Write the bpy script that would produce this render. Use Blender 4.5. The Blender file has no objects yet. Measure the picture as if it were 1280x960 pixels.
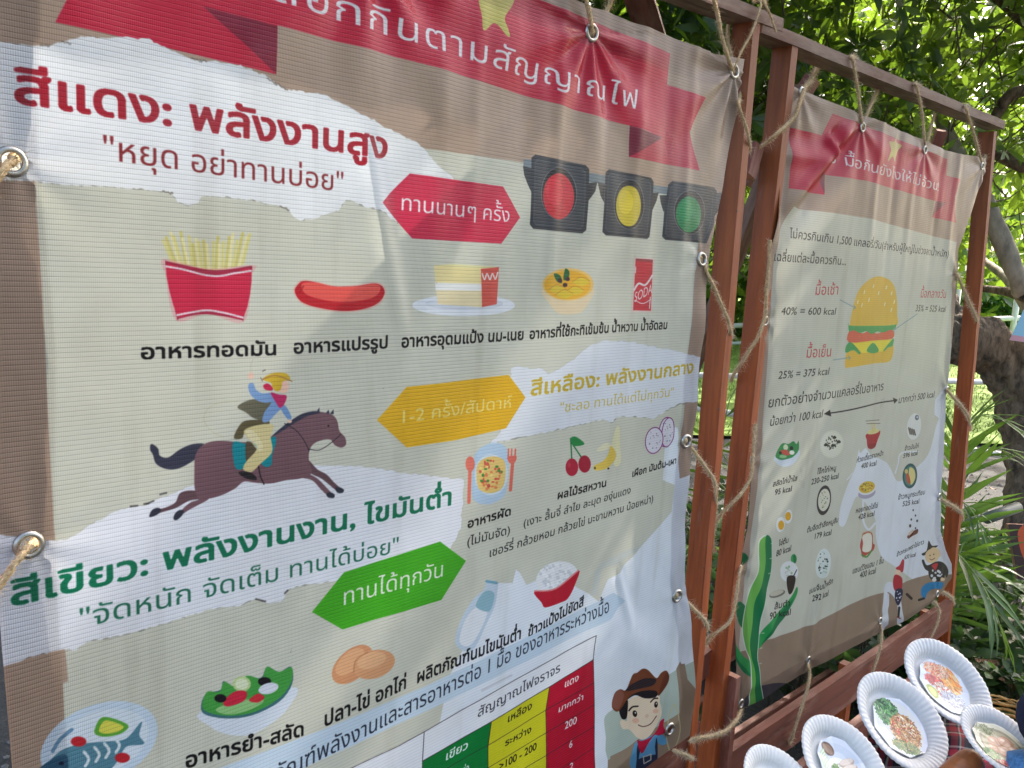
import bpy, bmesh, math, random
import numpy as np
from mathutils import Vector, Matrix, noise

random.seed(7); RNG = np.random.default_rng(7)
SC = bpy.context.scene
COL = SC.collection
rad = math.radians

# ------------------------------------------------------------------ camera
# world axes: X runs along the row of banners, Y points behind them, Z is up; metres
CAMZ = 1.5
F, CX, CY = 1000.0, 640.0, 480.0            # focal length and centre for a 1280 px wide picture
R = np.array([[0.7173272, 0.07138619, -0.69306976],
              [-0.69476782, 0.14801297, -0.70383936],
              [0.05233891, 0.98640568, 0.15577055]])   # columns: camera right, up, back
cam_d = bpy.data.cameras.new('camera'); cam = bpy.data.objects.new('camera', cam_d); COL.objects.link(cam)
M4 = Matrix([list(R[0]) + [0], list(R[1]) + [0], list(R[2]) + [CAMZ], [0, 0, 0, 1]])
cam.matrix_world = M4
cam_d.sensor_width = 36.0; cam_d.lens = 36.0 * F / 1280.0
cam_d.clip_start = 0.05; cam_d.clip_end = 400
SC.camera = cam

# ------------------------------------------------------------------ sky, sun, exposure
SUN_EL, SUN_AZ = rad(43), rad(80)            # azimuth from +Y (behind the banners) towards +X
world = bpy.data.worlds.new('World'); SC.world = world; world.use_nodes = True
wn = world.node_tree; bg = wn.nodes['Background']
sky = wn.nodes.new('ShaderNodeTexSky'); sky.sky_type = 'NISHITA'; sky.sun_disc = False
sky.sun_elevation = SUN_EL; sky.sun_rotation = SUN_AZ
sky.air_density = 1.0; sky.dust_density = 5.5; sky.ozone_density = 0.25
wn.links.new(sky.outputs[0], bg.inputs['Color']); bg.inputs['Strength'].default_value = 0.15
sun_d = bpy.data.lights.new('sun', 'SUN'); sun_d.energy = 3.0; sun_d.angle = rad(0.5); sun_d.color = (1.0, 0.95, 0.86)
sun = bpy.data.objects.new('sun', sun_d); COL.objects.link(sun)
_sd = Vector((math.sin(SUN_AZ) * math.cos(SUN_EL), math.cos(SUN_AZ) * math.cos(SUN_EL), math.sin(SUN_EL)))
sun.rotation_euler = (-_sd).to_track_quat('-Z', 'Y').to_euler()
sun.location = (2, 2, 8)
SC.view_settings.view_transform = 'Standard'; SC.view_settings.look = 'None'
SC.view_settings.gamma = 1.0; SC.view_settings.use_curve_mapping = False
SC.view_settings.exposure = 1.98

# ------------------------------------------------------------------ measuring helpers (photo pixel -> place)
def ray(p):
    return R @ np.array([p[0] - CX, -(p[1] - CY), -F])
def at(px, py, Y):
    r = ray((px, py)); t = Y / r[1]; return Vector((r[0] * t, Y, r[2] * t + CAMZ))
def at_z(px, py, z):
    r = ray((px, py)); t = (z - CAMZ) / r[2]; return Vector((r[0] * t, r[1] * t, z))
def at_d(px, py, d):
    r = ray((px, py)); r = r / np.linalg.norm(r) * d; return Vector((r[0], r[1], r[2] + CAMZ))

class Sheet:
    """a vertical plane: origin o (x,y), unit direction e; coordinates s along it, z up"""
    def __init__(self, o, ang):
        self.o = np.array(o, float); self.e = np.array([math.cos(ang), math.sin(ang)])
        self.n = np.array([self.e[1], -self.e[0]])       # towards the viewer
    def sz(self, pts):
        P = np.atleast_2d(np.array(pts, float))
        r = np.stack([P[:, 0] - CX, -(P[:, 1] - CY), np.full(len(P), -F)], 1) @ R.T
        t = (self.o @ self.n) / (r[:, :2] @ self.n)
        X = r * t[:, None]
        return np.stack([(X[:, :2] - self.o) @ self.e, X[:, 2] + CAMZ], 1)
    def hit(self, px, py, out=0.0):
        r = ray((px, py)); o = self.o + self.n * out; t = (o @ self.n) / (r[:2] @ self.n); return Vector((r[0] * t, r[1] * t, r[2] * t + CAMZ))
    def world(self, s, z, out=0.0):
        p = self.o + self.e * s + self.n * out
        return Vector((p[0], p[1], z))
S1 = Sheet((0.0, 0.75), 0.0)
S2 = Sheet((1.375, 0.75), -0.033)

# ------------------------------------------------------------------ print engine: flat artwork of the banners, drawn in code
_gl = {}
def _contours(body):
    """outlines of a piece of lettering as closed loops (Blender's own built-in typeface)"""
    c = bpy.data.curves.new('g', 'FONT'); c.body = body; c.resolution_u = 5; c.fill_mode = 'NONE'
    o = bpy.data.objects.new('g', c); COL.objects.link(o)
    dg = bpy.context.evaluated_depsgraph_get(); dg.update()
    m = bpy.data.meshes.new_from_object(o.evaluated_get(dg))
    co = np.zeros(len(m.vertices) * 3); m.vertices.foreach_get('co', co); co = co.reshape(-1, 3)[:, :2]
    ed = np.zeros(len(m.edges) * 2, dtype=np.int32); m.edges.foreach_get('vertices', ed); ed = ed.reshape(-1, 2)
    nb = {}
    for a, b in ed.tolist(): nb.setdefault(a, set()).add(b); nb.setdefault(b, set()).add(a)
    seen = set(); loops = []
    for v in range(len(co)):
        if v in seen or v not in nb: continue
        comp = [v]; seen.add(v); st = [v]
        while st:
            u = st.pop()
            for w in nb[u]:
                if w not in seen: seen.add(w); comp.append(w); st.append(w)
        loops.append(co[sorted(comp)])
    bpy.data.objects.remove(o); bpy.data.curves.remove(c); bpy.data.meshes.remove(m)
    return co, loops
def glyph(ch, bold=0):
    """edge segments (n,2,2), wound so that the inside counts as +1; advance"""
    k = (ch, bold)
    if k not in _gl:
        kx = _contours('ก')[0][:, 0].max()
        if ch == ' ':
            _gl[k] = (np.zeros((0, 2, 2)), _contours('ก ก')[0][:, 0].max() - _contours('กก')[0][:, 0].max()); return _gl[k]
        co, loops = _contours(ch)
        adv = _contours(ch + 'ก')[0][:, 0].max() - kx
        tot = sum((q[:, 0] * np.roll(q, -1, 0)[:, 1] - np.roll(q, -1, 0)[:, 0] * q[:, 1]).sum() for q in loops)
        seg = []
        for q in loops:
            if tot < 0: q = q[::-1]
            n = np.roll(q, -1, 0); seg.append(np.stack([q, n], 1))
            if bold:
                w = bold
                for a, b in zip(q, n):
                    d = b - a; L = math.hypot(*d)
                    if L < 1e-5: continue
                    e = d / L * w; p = np.array([-e[1], e[0]])
                    r = np.array([a - p - e * .4, b - p + e * .4, b + p + e * .4, a + p - e * .4])
                    seg.append(np.stack([r, np.roll(r, -1, 0)], 1))
        _gl[k] = (np.concatenate(seg), adv)
    return _gl[k]
TONE = '่้๊๋์'; UPV = 'ิีึืั็'; TALL = 'ปฝฟ'
def layout(s, bold=0, track=0.0):
    """returns pen x per character, triangles, total advance (em units); marks are stacked by hand"""
    x = 0.0; pens = []; tris = []
    for i, ch in enumerate(s):
        tri, adv = glyph(ch, bold); dx = dy = 0.0
        if ch in TONE:
            up = i > 0 and s[i - 1] in UPV
            if up or (i + 1 < len(s) and s[i + 1] == 'ำ'): dy = 0.19
            base = s[i - 2] if up and i > 1 else s[i - 1]
            if base in TALL: dx = -0.06
        elif ch in UPV and s[i - 1] in TALL: dx = -0.06
        pens.append(x)
        if len(tri): tris.append(tri + np.array([x + dx, dy]))
        x += adv + (track if adv > 0.05 else 0.0)
    pens.append(x)
    return pens, (np.concatenate(tris) if tris else np.zeros((0, 3, 2))), x
_h = _contours('อ')[0]; XH = _h[:, 1].max()          # height of a consonant in em

def smooth(p, n=6, closed=True):
    p = np.array(p, float); m = len(p); out = []
    rng = range(m) if closed else range(m - 1)
    for i in rng:
        if closed: a, b, c, d = p[i - 1], p[i], p[(i + 1) % m], p[(i + 2) % m]
        else: a, b, c, d = p[max(i - 1, 0)], p[i], p[i + 1], p[min(i + 2, m - 1)]
        for k in range(n):
            t = k / n
            out.append(0.5 * ((2 * b) + (-a + c) * t + (2 * a - 5 * b + 4 * c - d) * t * t + (-a + 3 * b - 3 * c + d) * t ** 3))
    if not closed: out.append(p[-1])
    return np.array(out)
def ell(cx, cy, rx, ry, tilt=0, n=36, a0=0, a1=360):
    t = np.radians(np.linspace(a0, a1, n, endpoint=(a1 - a0) < 360)); c, s = math.cos(rad(tilt)), math.sin(rad(tilt))
    x, y = rx * np.cos(t), ry * np.sin(t)
    return np.stack([cx + x * c - y * s, cy + x * s + y * c], 1)
def rough(p, amp, step=5.0, closed=False, seed=1):
    p = np.array(p, float); g = np.random.default_rng(seed); out = []
    m = len(p)
    for i in range(m if closed else m - 1):
        a, b = p[i], p[(i + 1) % m]; k = max(1, int(np.hypot(*(b - a)) / step))
        for j in range(k):
            q = a + (b - a) * j / k
            out.append(q + (g.normal(0, amp, 2) if (i or j) else 0))
    if not closed: out.append(p[-1])
    return np.array(out)

class Art:
    def __init__(self, sheet, s0, s1, z0, z1, ppm, base):
        self.sh, self.s0, self.s1, self.z0, self.z1, self.ppm = sheet, s0, s1, z0, z1, ppm
        self.W, self.H = int((s1 - s0) * ppm), int((z1 - z0) * ppm)
        self.im = np.empty((self.H, self.W, 3), np.float32); self.im[:] = self.c(base)
        self.v = (0, 0, 1.0)
    def c(self, col): return np.array(col, np.float32) / 255.0
    def view(self, ox, oy, k): self.v = (ox, oy, k)     # coordinates read off an enlarged crop of the photograph
    def _px(self, p):
        p = np.array(p, float); ox, oy, k = self.v
        return np.stack([p[:, 0] / k + ox, p[:, 1] / k + oy], 1)
    def to_c(self, p):
        q = self.sh.sz(self._px(p)); return self.sz_c(q)
    def sz_c(self, q):
        return np.stack([(q[:, 0] - self.s0) * self.ppm, (q[:, 1] - self.z0) * self.ppm], 1)
    def _fill(self, polys, col, alpha=1.0, blur=0):
        """polys: list of closed loops in canvas coords, each made counter-clockwise, painted as a union"""
        E = []
        for q in polys:
            if len(q) < 3: continue
            n = np.roll(q, -1, 0); ar = (q[:, 0] * n[:, 1] - n[:, 0] * q[:, 1]).sum()
            if ar < 0: q, n = n, q
            E.append(np.concatenate([q, n], 1))
        if not E: return
        E = np.concatenate(E); self._edges(E, col, alpha)
    def _edges(self, E, col, alpha):
        SS = 4
        x0 = max(int(E[:, [0, 2]].min()) - 1, 0); x1 = min(int(E[:, [0, 2]].max()) + 3, self.W)
        y0 = max(int(E[:, [1, 3]].min()) - 1, 0); y1 = min(int(E[:, [1, 3]].max()) + 2, self.H)
        if x1 <= x0 or y1 <= y0: return
        w, h = x1 - x0, y1 - y0
        ax, ay, bx, by = E[:, 0] - x0, (E[:, 1] - y0) * SS, E[:, 2] - x0, (E[:, 3] - y0) * SS
        sg = np.where(by > ay, -1.0, 1.0); sw = by < ay
        lx, ly = np.where(sw, bx, ax), np.where(sw, by, ay); hx, hy = np.where(sw, ax, bx), np.where(sw, ay, by)
        k0 = np.clip(np.ceil(ly - 0.5), 0, h * SS).astype(int); k1 = np.clip(np.ceil(hy - 0.5), 0, h * SS).astype(int)
        cnt = np.maximum(k1 - k0, 0); tot = cnt.sum()
        if tot == 0: return
        idx = np.repeat(np.arange(len(E)), cnt)
        off = np.arange(tot) - np.repeat(np.cumsum(cnt) - cnt, cnt)
        k = k0[idx] + off
        t = (k + 0.5 - ly[idx]) / np.maximum(hy[idx] - ly[idx], 1e-9)
        x = np.clip(lx[idx] + (hx[idx] - lx[idx]) * t, 0, w - 1.001)
        xi = x.astype(int); fr = x - xi; row = k // SS
        s = sg[idx] / SS
        acc = np.bincount(row * (w + 1) + xi, s * (1 - fr), h * (w + 1)) + np.bincount(row * (w + 1) + xi + 1, s * fr, h * (w + 1))
        cov = np.clip(np.abs(np.cumsum(acc.reshape(h, w + 1), 1)[:, :w]), 0, 1) * alpha
        sub = self.im[y0:y1, x0:x1]
        sub += (self.c(col) - sub) * cov[..., None].astype(np.float32)
    # --- drawing calls, in the current view
    def poly(self, p, col, a=1.0): self._fill([self.to_c(p)], col, a)
    def rect_sz(self, s0, s1, z0, z1, col): self._fill([self.sz_c(np.array([(s0, z0), (s1, z0), (s1, z1), (s0, z1)]))], col, 1.0)
    def blob(self, p, col, a=1.0, n=6): self._fill([self.to_c(smooth(p, n))], col, a)
    def ell(self, cx, cy, rx, ry, col, tilt=0, a=1.0): self._fill([self.to_c(ell(cx, cy, rx, ry, tilt))], col, a)
    def line(self, p, w, col, a=1.0, sm=False, closed=False):
        p = np.array(p, float)
        if sm: p = smooth(p, 6, closed)
        if closed: p = np.concatenate([p, p[:1]])
        q = []
        ws = np.linspace(w[0], w[1], len(p)) if isinstance(w, tuple) else np.full(len(p), float(w))
        for i, (u, v) in enumerate(zip(p[:-1], p[1:])):
            d = v - u; L = np.hypot(*d)
            if L < 1e-6: continue
            n = np.array([-d[1], d[0]]) / L
            q.append(self.to_c([u + n * ws[i] / 2, v + n * ws[i + 1] / 2, v - n * ws[i + 1] / 2, u - n * ws[i] / 2]))
            if w if not isinstance(w, tuple) else True: q.append(self.to_c(ell(v[0], v[1], ws[i + 1] / 2, ws[i + 1] / 2, 0, 8)))
        q.append(self.to_c(ell(p[0][0], p[0][1], ws[0] / 2, ws[0] / 2, 0, 8)))
        self._fill(q, col, a)
    def text(self, s, p0, p1, h, col, bold=0, i0=0, i1=None, a=1.0, slant=0.0, track=0.0):
        """pen position of character i0 stands at p0, of i1 at p1; h = consonant height (view units) at p0"""
        pens, tri, tot = layout(s, bold, track)
        if i1 is None: i1 = len(s)
        A, B = self.to_c([p0, p1]); U = self.to_c([(p0[0], p0[1] - h)])[0]
        sy = (U[1] - A[1]) / XH
        d = (B - A) / (pens[i1] - pens[i0])
        T = tri.copy(); x = T[..., 0] - pens[i0]; y = T[..., 1]
        Q = np.stack([A[0] + x * d[0] + y * sy * slant, A[1] + x * d[1] + y * sy], -1)
        E = Q.reshape(-1, 4)
        self._edges(E, col, a)
    def speck(self, cx, cy, rx, ry, cols, n, r, seed=3):
        g = np.random.default_rng(seed)
        for i in range(n):
            t, q = g.uniform(0, 6.283), math.sqrt(g.uniform(0, 1))
            self.ell(cx + rx * q * math.cos(t), cy + ry * q * math.sin(t), r * g.uniform(.5, 1.2), r * g.uniform(.5, 1.2), cols[g.integers(len(cols))])
    def image(self, name):
        im = bpy.data.images.new(name, self.W, self.H, alpha=False)
        px = np.ones((self.H, self.W, 4), np.float32); px[..., :3] = np.clip(self.im, 0, 1)
        im.pixels.foreach_set(px.ravel()); im.update(); im.pack()
        return im

KRAFT, PANEL, WHITE = (182, 155, 136), (211, 209, 194), (240, 240, 243)
RED, DRED = (206, 34, 66), (150, 32, 58)

def art_one():
    A = Art(S1, 0.06, 1.36, 0.45, 1.98, 1500, KRAFT)
    # grey-green panel
    A.view(0, 0, 1)
    A.poly([(40, 150), (44, 230), (52, 360), (57, 450), (66, 637), (74, 750), (83, 825), (90, 904), (94, 960), (860, 960), (860, 900), (846, 600), (853, 530), (862, 420), (872, 310), (876, 246), (823, 236), (740, 220), (655, 203), (561, 190), (500, 182), (300, 120)], PANEL)
    A.rect_sz(.1905, 1.13, .665, 1.1, PANEL)
    # ribbon: left tail, body, right tail
    A.poly([(69, 28), (98, -30), (330, -30), (345, 30), (345, 93), (180, 52)], RED)
    A.poly([(255, 7), (345, 33), (345, 93)], (140, 30, 58))
    A.poly([(831, 104), (881, 122), (863, 165), (874, 213), (786, 196), (826, 150)], (200, 44, 74))
    A.poly([(786, 157), (828, 172), (786, 196)], (128, 30, 60))
    A.poly([(255, 7), (345, 32), (480, 67), (542, 84), (662, 120), (786, 157), (831, 172), (838, 67), (690, 5), (500, -70), (200, -150)], RED)
    # title
    A.text('เลือกกินตามสัญญาณไฟ', (456, 35), (797, 138), 27, (240, 236, 240), i0=5, track=0.05)
    # star
    A.blob([(598, -2), (601, 20), (602, 36), (606, 38), (618, 29), (631, 44), (636, 46), (634, 36), (631, 22), (642, 6), (646, -10), (630, -14), (617, -40), (608, -16)], (205, 192, 92), n=4)
    # torn white paper 1
    A.view(0, 0, 8 / 3)
    top = [(-60, 140), (0, 138), (100, 150), (160, 152), (220, 135), (290, 122), (350, 128), (420, 122), (500, 130), (600, 180), (660, 200), (720, 205), (800, 218), (880, 252), (960, 300), (1020, 305), (1080, 315), (1200, 380), (1280, 420), (1400, 480), (1430, 520), (1470, 565), (1510, 590), (1510, 640)]
    bot = [(1380, 720), (1330, 740), (1280, 708), (1220, 690), (1170, 668), (1150, 668), (1130, 700), (1100, 708), (1060, 725), (1010, 735), (980, 722), (955, 690), (930, 686), (850, 668), (730, 655), (672, 655), (660, 678), (625, 684), (590, 674), (572, 642), (400, 625), (200, 615), (100, 602), (0, 600), (-60, 598)]
    A.poly(np.concatenate([rough(top, 2.2, 9, seed=2), rough(bot, 2.2, 9, seed=3)]), (120, 116, 112), 0.55)
    A.poly(np.concatenate([rough(top, 1.8, 9, seed=2), rough(bot, 1.8, 9, seed=4)]), WHITE)
    for p, q in (((205, 140), (235, 146)), ((135, 150), (165, 152)), ((540, 638), (575, 645)), ((935, 688), (965, 700)), ((640, 195), (690, 206)), ((890, 262), (960, 300))):
        A.line(rough([p, q], 2.5, 5, seed=5), 4, (110, 100, 92), .7)
    A.view(0, 0, 1)
    A.text('สีแดง: พลังงานสูง', (17, 127), (486, 199), 35, (168, 30, 48), bold=0.022)
    A.text('"หยุด อย่าทานบ่อย"', (127, 199), (430, 240), 24, (140, 42, 48))
    A.view(400, 0, 8 / 3)
    A.poly([(205, 675), (300, 578), (608, 622), (668, 725), (603, 812), (310, 795)], (212, 48, 80))
    A.text('ทานนานๆ ครั้ง', (268, 700), (632, 741), 42, (245, 235, 238))
    # traffic lights
    A.view(640, 180, 4.923)
    A.poly([(75, 92), (125, 96), (125, 155), (75, 140)], (120, 132, 142)); A.poly([(470, 178), (600, 196), (600, 246), (465, 235)], (120, 134, 142))
    A.poly([(868, 252), (985, 268), (985, 312), (865, 300)], (120, 134, 142)); A.poly([(1255, 300), (1290, 300), (1290, 345), (1255, 350)], (70, 74, 84))
    for hd, vis, lens, hood, lc, d in (
        ([(145, 65), (450, 130), (470, 155), (468, 345), (455, 530), (432, 550), (130, 522), (110, 495), (118, 300), (122, 84)], [(72, 135), (122, 150), (120, 300), (95, 240), (78, 190)], (288, 322, 98, 143), (290, 305, 108, 160), (214, 44, 62), [(466, 240), (520, 235), (508, 290), (466, 350)]),
        ([(600, 155), (855, 208), (872, 232), (870, 400), (850, 570), (836, 584), (578, 562), (558, 540), (570, 350), (578, 175)], [(522, 235), (575, 246), (568, 360), (545, 320)], (718, 382, 78, 125), (722, 372, 92, 150), (214, 190, 48), [(868, 300), (910, 298), (895, 350), (868, 410)]),
        ([(988, 228), (1245, 268), (1262, 290), (1240, 500), (1195, 612), (945, 590), (928, 570), (942, 400), (965, 250)], [(915, 315), (965, 315), (938, 420), (922, 360)], (1082, 433, 78, 112), (1090, 420, 94, 134), (22, 140, 84), [(1255, 350), (1290, 345), (1270, 410), (1245, 445)])):
        A.poly(vis, (52, 56, 64)); A.poly(d, (50, 54, 62))
        A.poly(hd, (50, 54, 63))
        q = np.array(hd, float); c = q.mean(0); A.poly(c + (q - c) * 0.9, (72, 78, 88)); A.poly(c + (q - c) * 0.86, (62, 67, 76))
        A.ell(hood[0], hood[1], hood[2] + 4, hood[3] + 4, (112, 118, 126)); A.ell(hood[0], hood[1], hood[2], hood[3], (34, 34, 42))
        A.ell(lens[0], lens[1], lens[2], lens[3], lc)
        A.ell(lens[0] - lens[2] * .25, lens[1] - lens[3] * .2, lens[2] * .55, lens[3] * .6, tuple(min(255, int(x * 1.12 + 8)) for x in lc), a=.6)
        g = np.random.default_rng(int(lens[0]))
        for y in np.arange(-.9, .9, .16):
            w = math.sqrt(1 - y * y) * lens[2] * .95
            A.line([(lens[0] - w, lens[1] + y * lens[3] - 6), (lens[0] + w, lens[1] + y * lens[3] + 8)], 2.2, tuple(int(x * .8) for x in lc), .35)
    # fries
    A.view(180, 270, 4)
    g = np.random.default_rng(5)
    for i in range(22):
        x = 100 + i * 20.3; t = 92 + g.uniform(-14, 42) + (14 if 6 < i < 16 else 0); b = 235 + 35 * math.sin(math.pi * (i + 1) / 23)
        A.line([(x + g.uniform(-8, 8) + (x - 320) * .04, t), (x * .82 + 62, b)], 15, [(222, 212, 140), (212, 200, 120), (232, 222, 168)][i % 3])
    A.blob([(97, 215), (320, 262), (552, 246), (540, 300), (500, 528), (320, 490), (160, 522), (108, 300)], (226, 150, 156), .5)
    A.blob([(106, 222), (108, 224), (200, 245), (330, 270), (430, 266), (530, 250), (541, 254), (538, 290), (498, 512), (490, 520), (400, 502), (320, 492), (250, 496), (175, 514), (164, 508), (110, 265)], (168, 44, 72), n=3)
    A.blob([(108, 252), (200, 268), (300, 294), (380, 300), (450, 287), (538, 275), (500, 500), (400, 484), (320, 474), (250, 478), (166, 492)], (208, 42, 74), n=4)
    A.line([(110, 252), (200, 268), (300, 294), (380, 300), (450, 287), (536, 274)], 9, (238, 214, 222), sm=True)
    A.line([(166, 496), (250, 480), (320, 472), (400, 484), (494, 508)], 9, (238, 214, 222), sm=True)
    # sausage
    A.blob([(748, 375), (768, 335), (800, 318), (860, 326), (960, 348), (1060, 344), (1150, 330), (1195, 345), (1208, 385), (1180, 440), (1100, 472), (1000, 482), (880, 468), (785, 436)], (236, 160, 150), .5)
    A.blob([(755, 378), (772, 342), (800, 325), (860, 332), (950, 352), (1060, 350), (1145, 337), (1188, 350), (1201, 388), (1172, 434), (1100, 464), (1000, 475), (880, 460), (790, 430)], (196, 34, 46))
    A.blob([(790, 340), (860, 333), (950, 353), (1060, 351), (1140, 340), (1180, 352), (1165, 395), (1100, 420), (1000, 430), (900, 420), (810, 390)], (236, 92, 84))
    A.line([(770, 360), (800, 352), (778, 382)], 3, (140, 20, 30))
    # cake
    A.view(400, 300, 8 / 3)
    A.ell(482, 218, 172, 36, (232, 235, 244)); A.ell(482, 212, 130, 22, (214, 218, 230))
    A.poly([(378, 84), (440, 80), (596, 90), (535, 97)], (236, 226, 170)); A.poly([(378, 84), (537, 94), (542, 224), (394, 214)], (238, 220, 160))
    A.poly([(383, 142), (538, 146), (539, 170), (386, 168)], (246, 243, 240)); A.poly([(386, 168), (539, 170), (542, 224), (394, 214)], (240, 222, 180))
    A.poly([(535, 96), (596, 90), (590, 214), (541, 224)], (224, 92, 82))
    A.line([(540, 112), (548, 132), (556, 112), (566, 132), (574, 112), (584, 130), (592, 108)], 4, (248, 236, 230), sm=True)
    # curry bowl
    A.blob([(746, 160), (912, 156), (884, 228), (852, 246), (802, 246), (772, 222)], (234, 212, 176), n=4)
    A.ell(828, 148, 86, 54, (240, 196, 110)); A.ell(826, 150, 78, 48, (238, 178, 50))
    for x, y in ((790, 165), (850, 170), (870, 140), (815, 182)): A.blob([(x - 28, y), (x, y - 16), (x + 30, y - 4), (x + 6, y + 14)], (228, 196, 60)); A.line([(x - 28, y), (x, y - 16), (x + 30, y - 4)], 2, (206, 140, 40), sm=True)
    for p in ([(778, 112), (800, 118), (808, 142), (790, 138)], [(818, 96), (832, 106), (828, 128), (812, 132)]): A.blob(p, (24, 104, 60))
    for x, y in ((800, 135), (826, 130), (818, 150)): A.ell(x, y, 8, 7, (70, 40, 50))
    # can
    A.poly([(1046, 58), (1116, 62), (1108, 242), (1038, 240)], (238, 190, 190), .6)
    A.poly([(1052, 62), (1112, 66), (1104, 236), (1043, 234)], (206, 44, 62)); A.poly([(1054, 62), (1111, 66), (1110, 74), (1053, 70)], (150, 40, 54))
    A.line([(1046, 168), (1062, 145), (1085, 150), (1110, 118)], 6, (240, 224, 226), sm=True)
    A.text('SODA', (1046, 208), (1108, 176), 26, (242, 230, 232)); A.line([(1050, 200), (1075, 212), (1104, 198)], 2.5, (240, 224, 226), sm=True)
    A.line([(1102, 190), (1099, 228)], 3, (240, 224, 226)); A.line([(1053, 90), (1051, 110)], 3, (240, 224, 226))
    # captions of the first row
    BK = (14, 12, 16)
    A.view(0, 0, 1)
    A.text('อาหารทอดมัน', (175, 449), (347, 443.5), 14.5, BK, bold=0.018)
    A.text('อาหารแปรรูป', (366, 442), (486, 435), 13, BK, bold=0.018)
    A.text('อาหารอุดมแป้ง นม-เนย', (501, 434.5), (656, 424.5), 12, BK, bold=0.018)
    A.text('อาหารที่ใช้กะทิเข้มข้น', (662, 424), (761, 415.5), 10, BK, bold=0.018)
    A.text('น้ำหวาน น้ำอัดลม', (764, 415.3), (834, 411), 9, BK, bold=0.018)
    # yellow hexagon, torn paper 2
    A.view(400, 300, 8 / 3)
    w2t = [(560, 690), (600, 640), (640, 560), (636, 430), (655, 422), (700, 427), (740, 430), (760, 447), (790, 436), (850, 395), (900, 350), (950, 335), (1050, 340), (1130, 360), (1200, 372), (1290, 395)]
    w2b = [(1280, 535), (1200, 545), (1170, 560), (1130, 586), (1110, 595), (1050, 588), (990, 592), (970, 612), (950, 598), (820, 625), (700, 652), (640, 665), (560, 680)]
    A.poly(np.concatenate([rough(w2t, 2.5, 9, seed=8), rough(w2b, 2.5, 9, seed=9)]), (120, 116, 112), 0.5)
    A.poly(np.concatenate([rough(w2t, 2, 9, seed=8), rough(w2b, 2, 9, seed=10)]), (228, 230, 238))
    A.poly([(190, 600), (290, 490), (400, 478), (630, 450), (685, 525), (620, 628), (450, 668), (290, 692)], (234, 180, 36))
    A.text('1-2 ครั้ง/สัปดาห์', (262, 612), (640, 558), 34, (244, 222, 130))
    A.text('สีเหลือง: พลังงานกลาง', (700, 519), (1248, 443), 40, (206, 176, 52), bold=0.02)
    A.text('"ชะลอ ทานได้แต่ไม่ทุกวัน"', (798, 576), (1178, 520), 26, (212, 190, 96))
    # torn paper 3
    A.view(0, 0, 1)
    w3 = [(-25, 668), (0, 668), (30, 672), (71, 676), (84, 674), (92, 668), (105, 660), (124, 650), (142, 639), (165, 634), (183, 632), (200, 622), (212, 618), (240, 607), (300, 598), (360, 588), (394, 582), (440, 582), (480, 587), (512, 592), (580, 599), (576, 660), (561, 690), (560, 705)]
    w3b = [(500, 716), (440, 722), (405, 728), (385, 730), (362, 736), (352, 752), (338, 755), (320, 749), (300, 757), (260, 762), (225, 773), (187, 785), (150, 795), (109, 802), (95, 812), (75, 812), (37, 821), (8, 832), (-25, 838)]
    A.poly(np.concatenate([rough(w3, .9, 4, seed=12), rough(w3b, .9, 4, seed=13)]), (120, 116, 112), 0.5)
    A.poly(np.concatenate([rough(w3, .7, 4, seed=12), rough(w3b, .7, 4, seed=14)]), (236, 236, 244))
    for p, q in (((163, 633), (172, 632)), ((183, 630), (192, 626)), ((200, 618), (208, 616)), ((180, 630), (186, 629)), ((320, 749), (332, 752)), ((356, 742), (360, 738))):
        A.line([p, q], 2.2, (70, 66, 66), .8)
    # rider and horse
    A.view(170, 440, 4.364)
    HB, HD = (122, 88, 96), (58, 58, 76)
    A.line(smooth([(560, 268), (470, 275), (400, 305), (370, 355), (385, 400), (430, 445), (480, 465)], 6, False), 2.5, (196, 190, 140), .8)
    A.line([(628, 110), (628, 70), (640, 40)], 2, (180, 170, 140), .7, sm=True)
    A.blob([(80, 505), (100, 508), (122, 530), (130, 565), (175, 575), (240, 530), (310, 502), (375, 505), (350, 560), (300, 600), (230, 635), (165, 638), (110, 610), (92, 560), (78, 535)], HD)
    A.line([(85, 540), (95, 515), (88, 505)], 6, HD, sm=True)
    A.blob([(240, 770), (300, 755), (360, 770), (350, 800), (290, 812), (220, 850), (150, 872), (120, 880), (118, 862), (170, 845), (215, 820)], (104, 76, 82))
    A.blob([(330, 740), (400, 760), (400, 800), (340, 835), (290, 862), (255, 885), (240, 880), (262, 850), (300, 820), (345, 800)], HB)
    A.blob([(72, 895), (88, 862), (120, 850), (138, 862), (120, 885), (85, 900)], (50, 52, 66)); A.blob([(205, 910), (215, 880), (240, 862), (262, 868), (250, 895), (222, 918)], (50, 52, 66))
    A.blob([(940, 590), (990, 640), (1040, 668), (1080, 710), (1115, 745), (1100, 760), (1050, 720), (1010, 690), (950, 660), (920, 620)], (104, 76, 82))
    A.blob([(860, 640), (930, 660), (990, 690), (1040, 740), (1070, 775), (1050, 785), (1010, 750), (960, 700), (880, 680)], HB)
    A.blob([(1088, 742), (1112, 738), (1135, 752), (1128, 768), (1100, 768)], (50, 52, 66)); A.blob([(1040, 775), (1060, 765), (1084, 778), (1080, 796), (1050, 794)], (50, 52, 66))
    A.blob([(318, 640), (322, 570), (350, 520), (400, 492), (470, 484), (560, 492), (650, 490), (740, 460), (800, 420), (850, 385), (900, 350), (960, 325), (1020, 328), (1075, 345), (1100, 380), (1110, 430), (1140, 465), (1146, 505), (1120, 522), (1085, 508), (1060, 478), (1010, 482), (965, 505), (945, 545), (945, 600), (960, 660), (900, 690), (820, 700), (740, 718), (660, 715), (590, 708), (540, 745), (470, 780), (400, 800), (340, 795), (320, 740)], HB, n=5)
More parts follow.
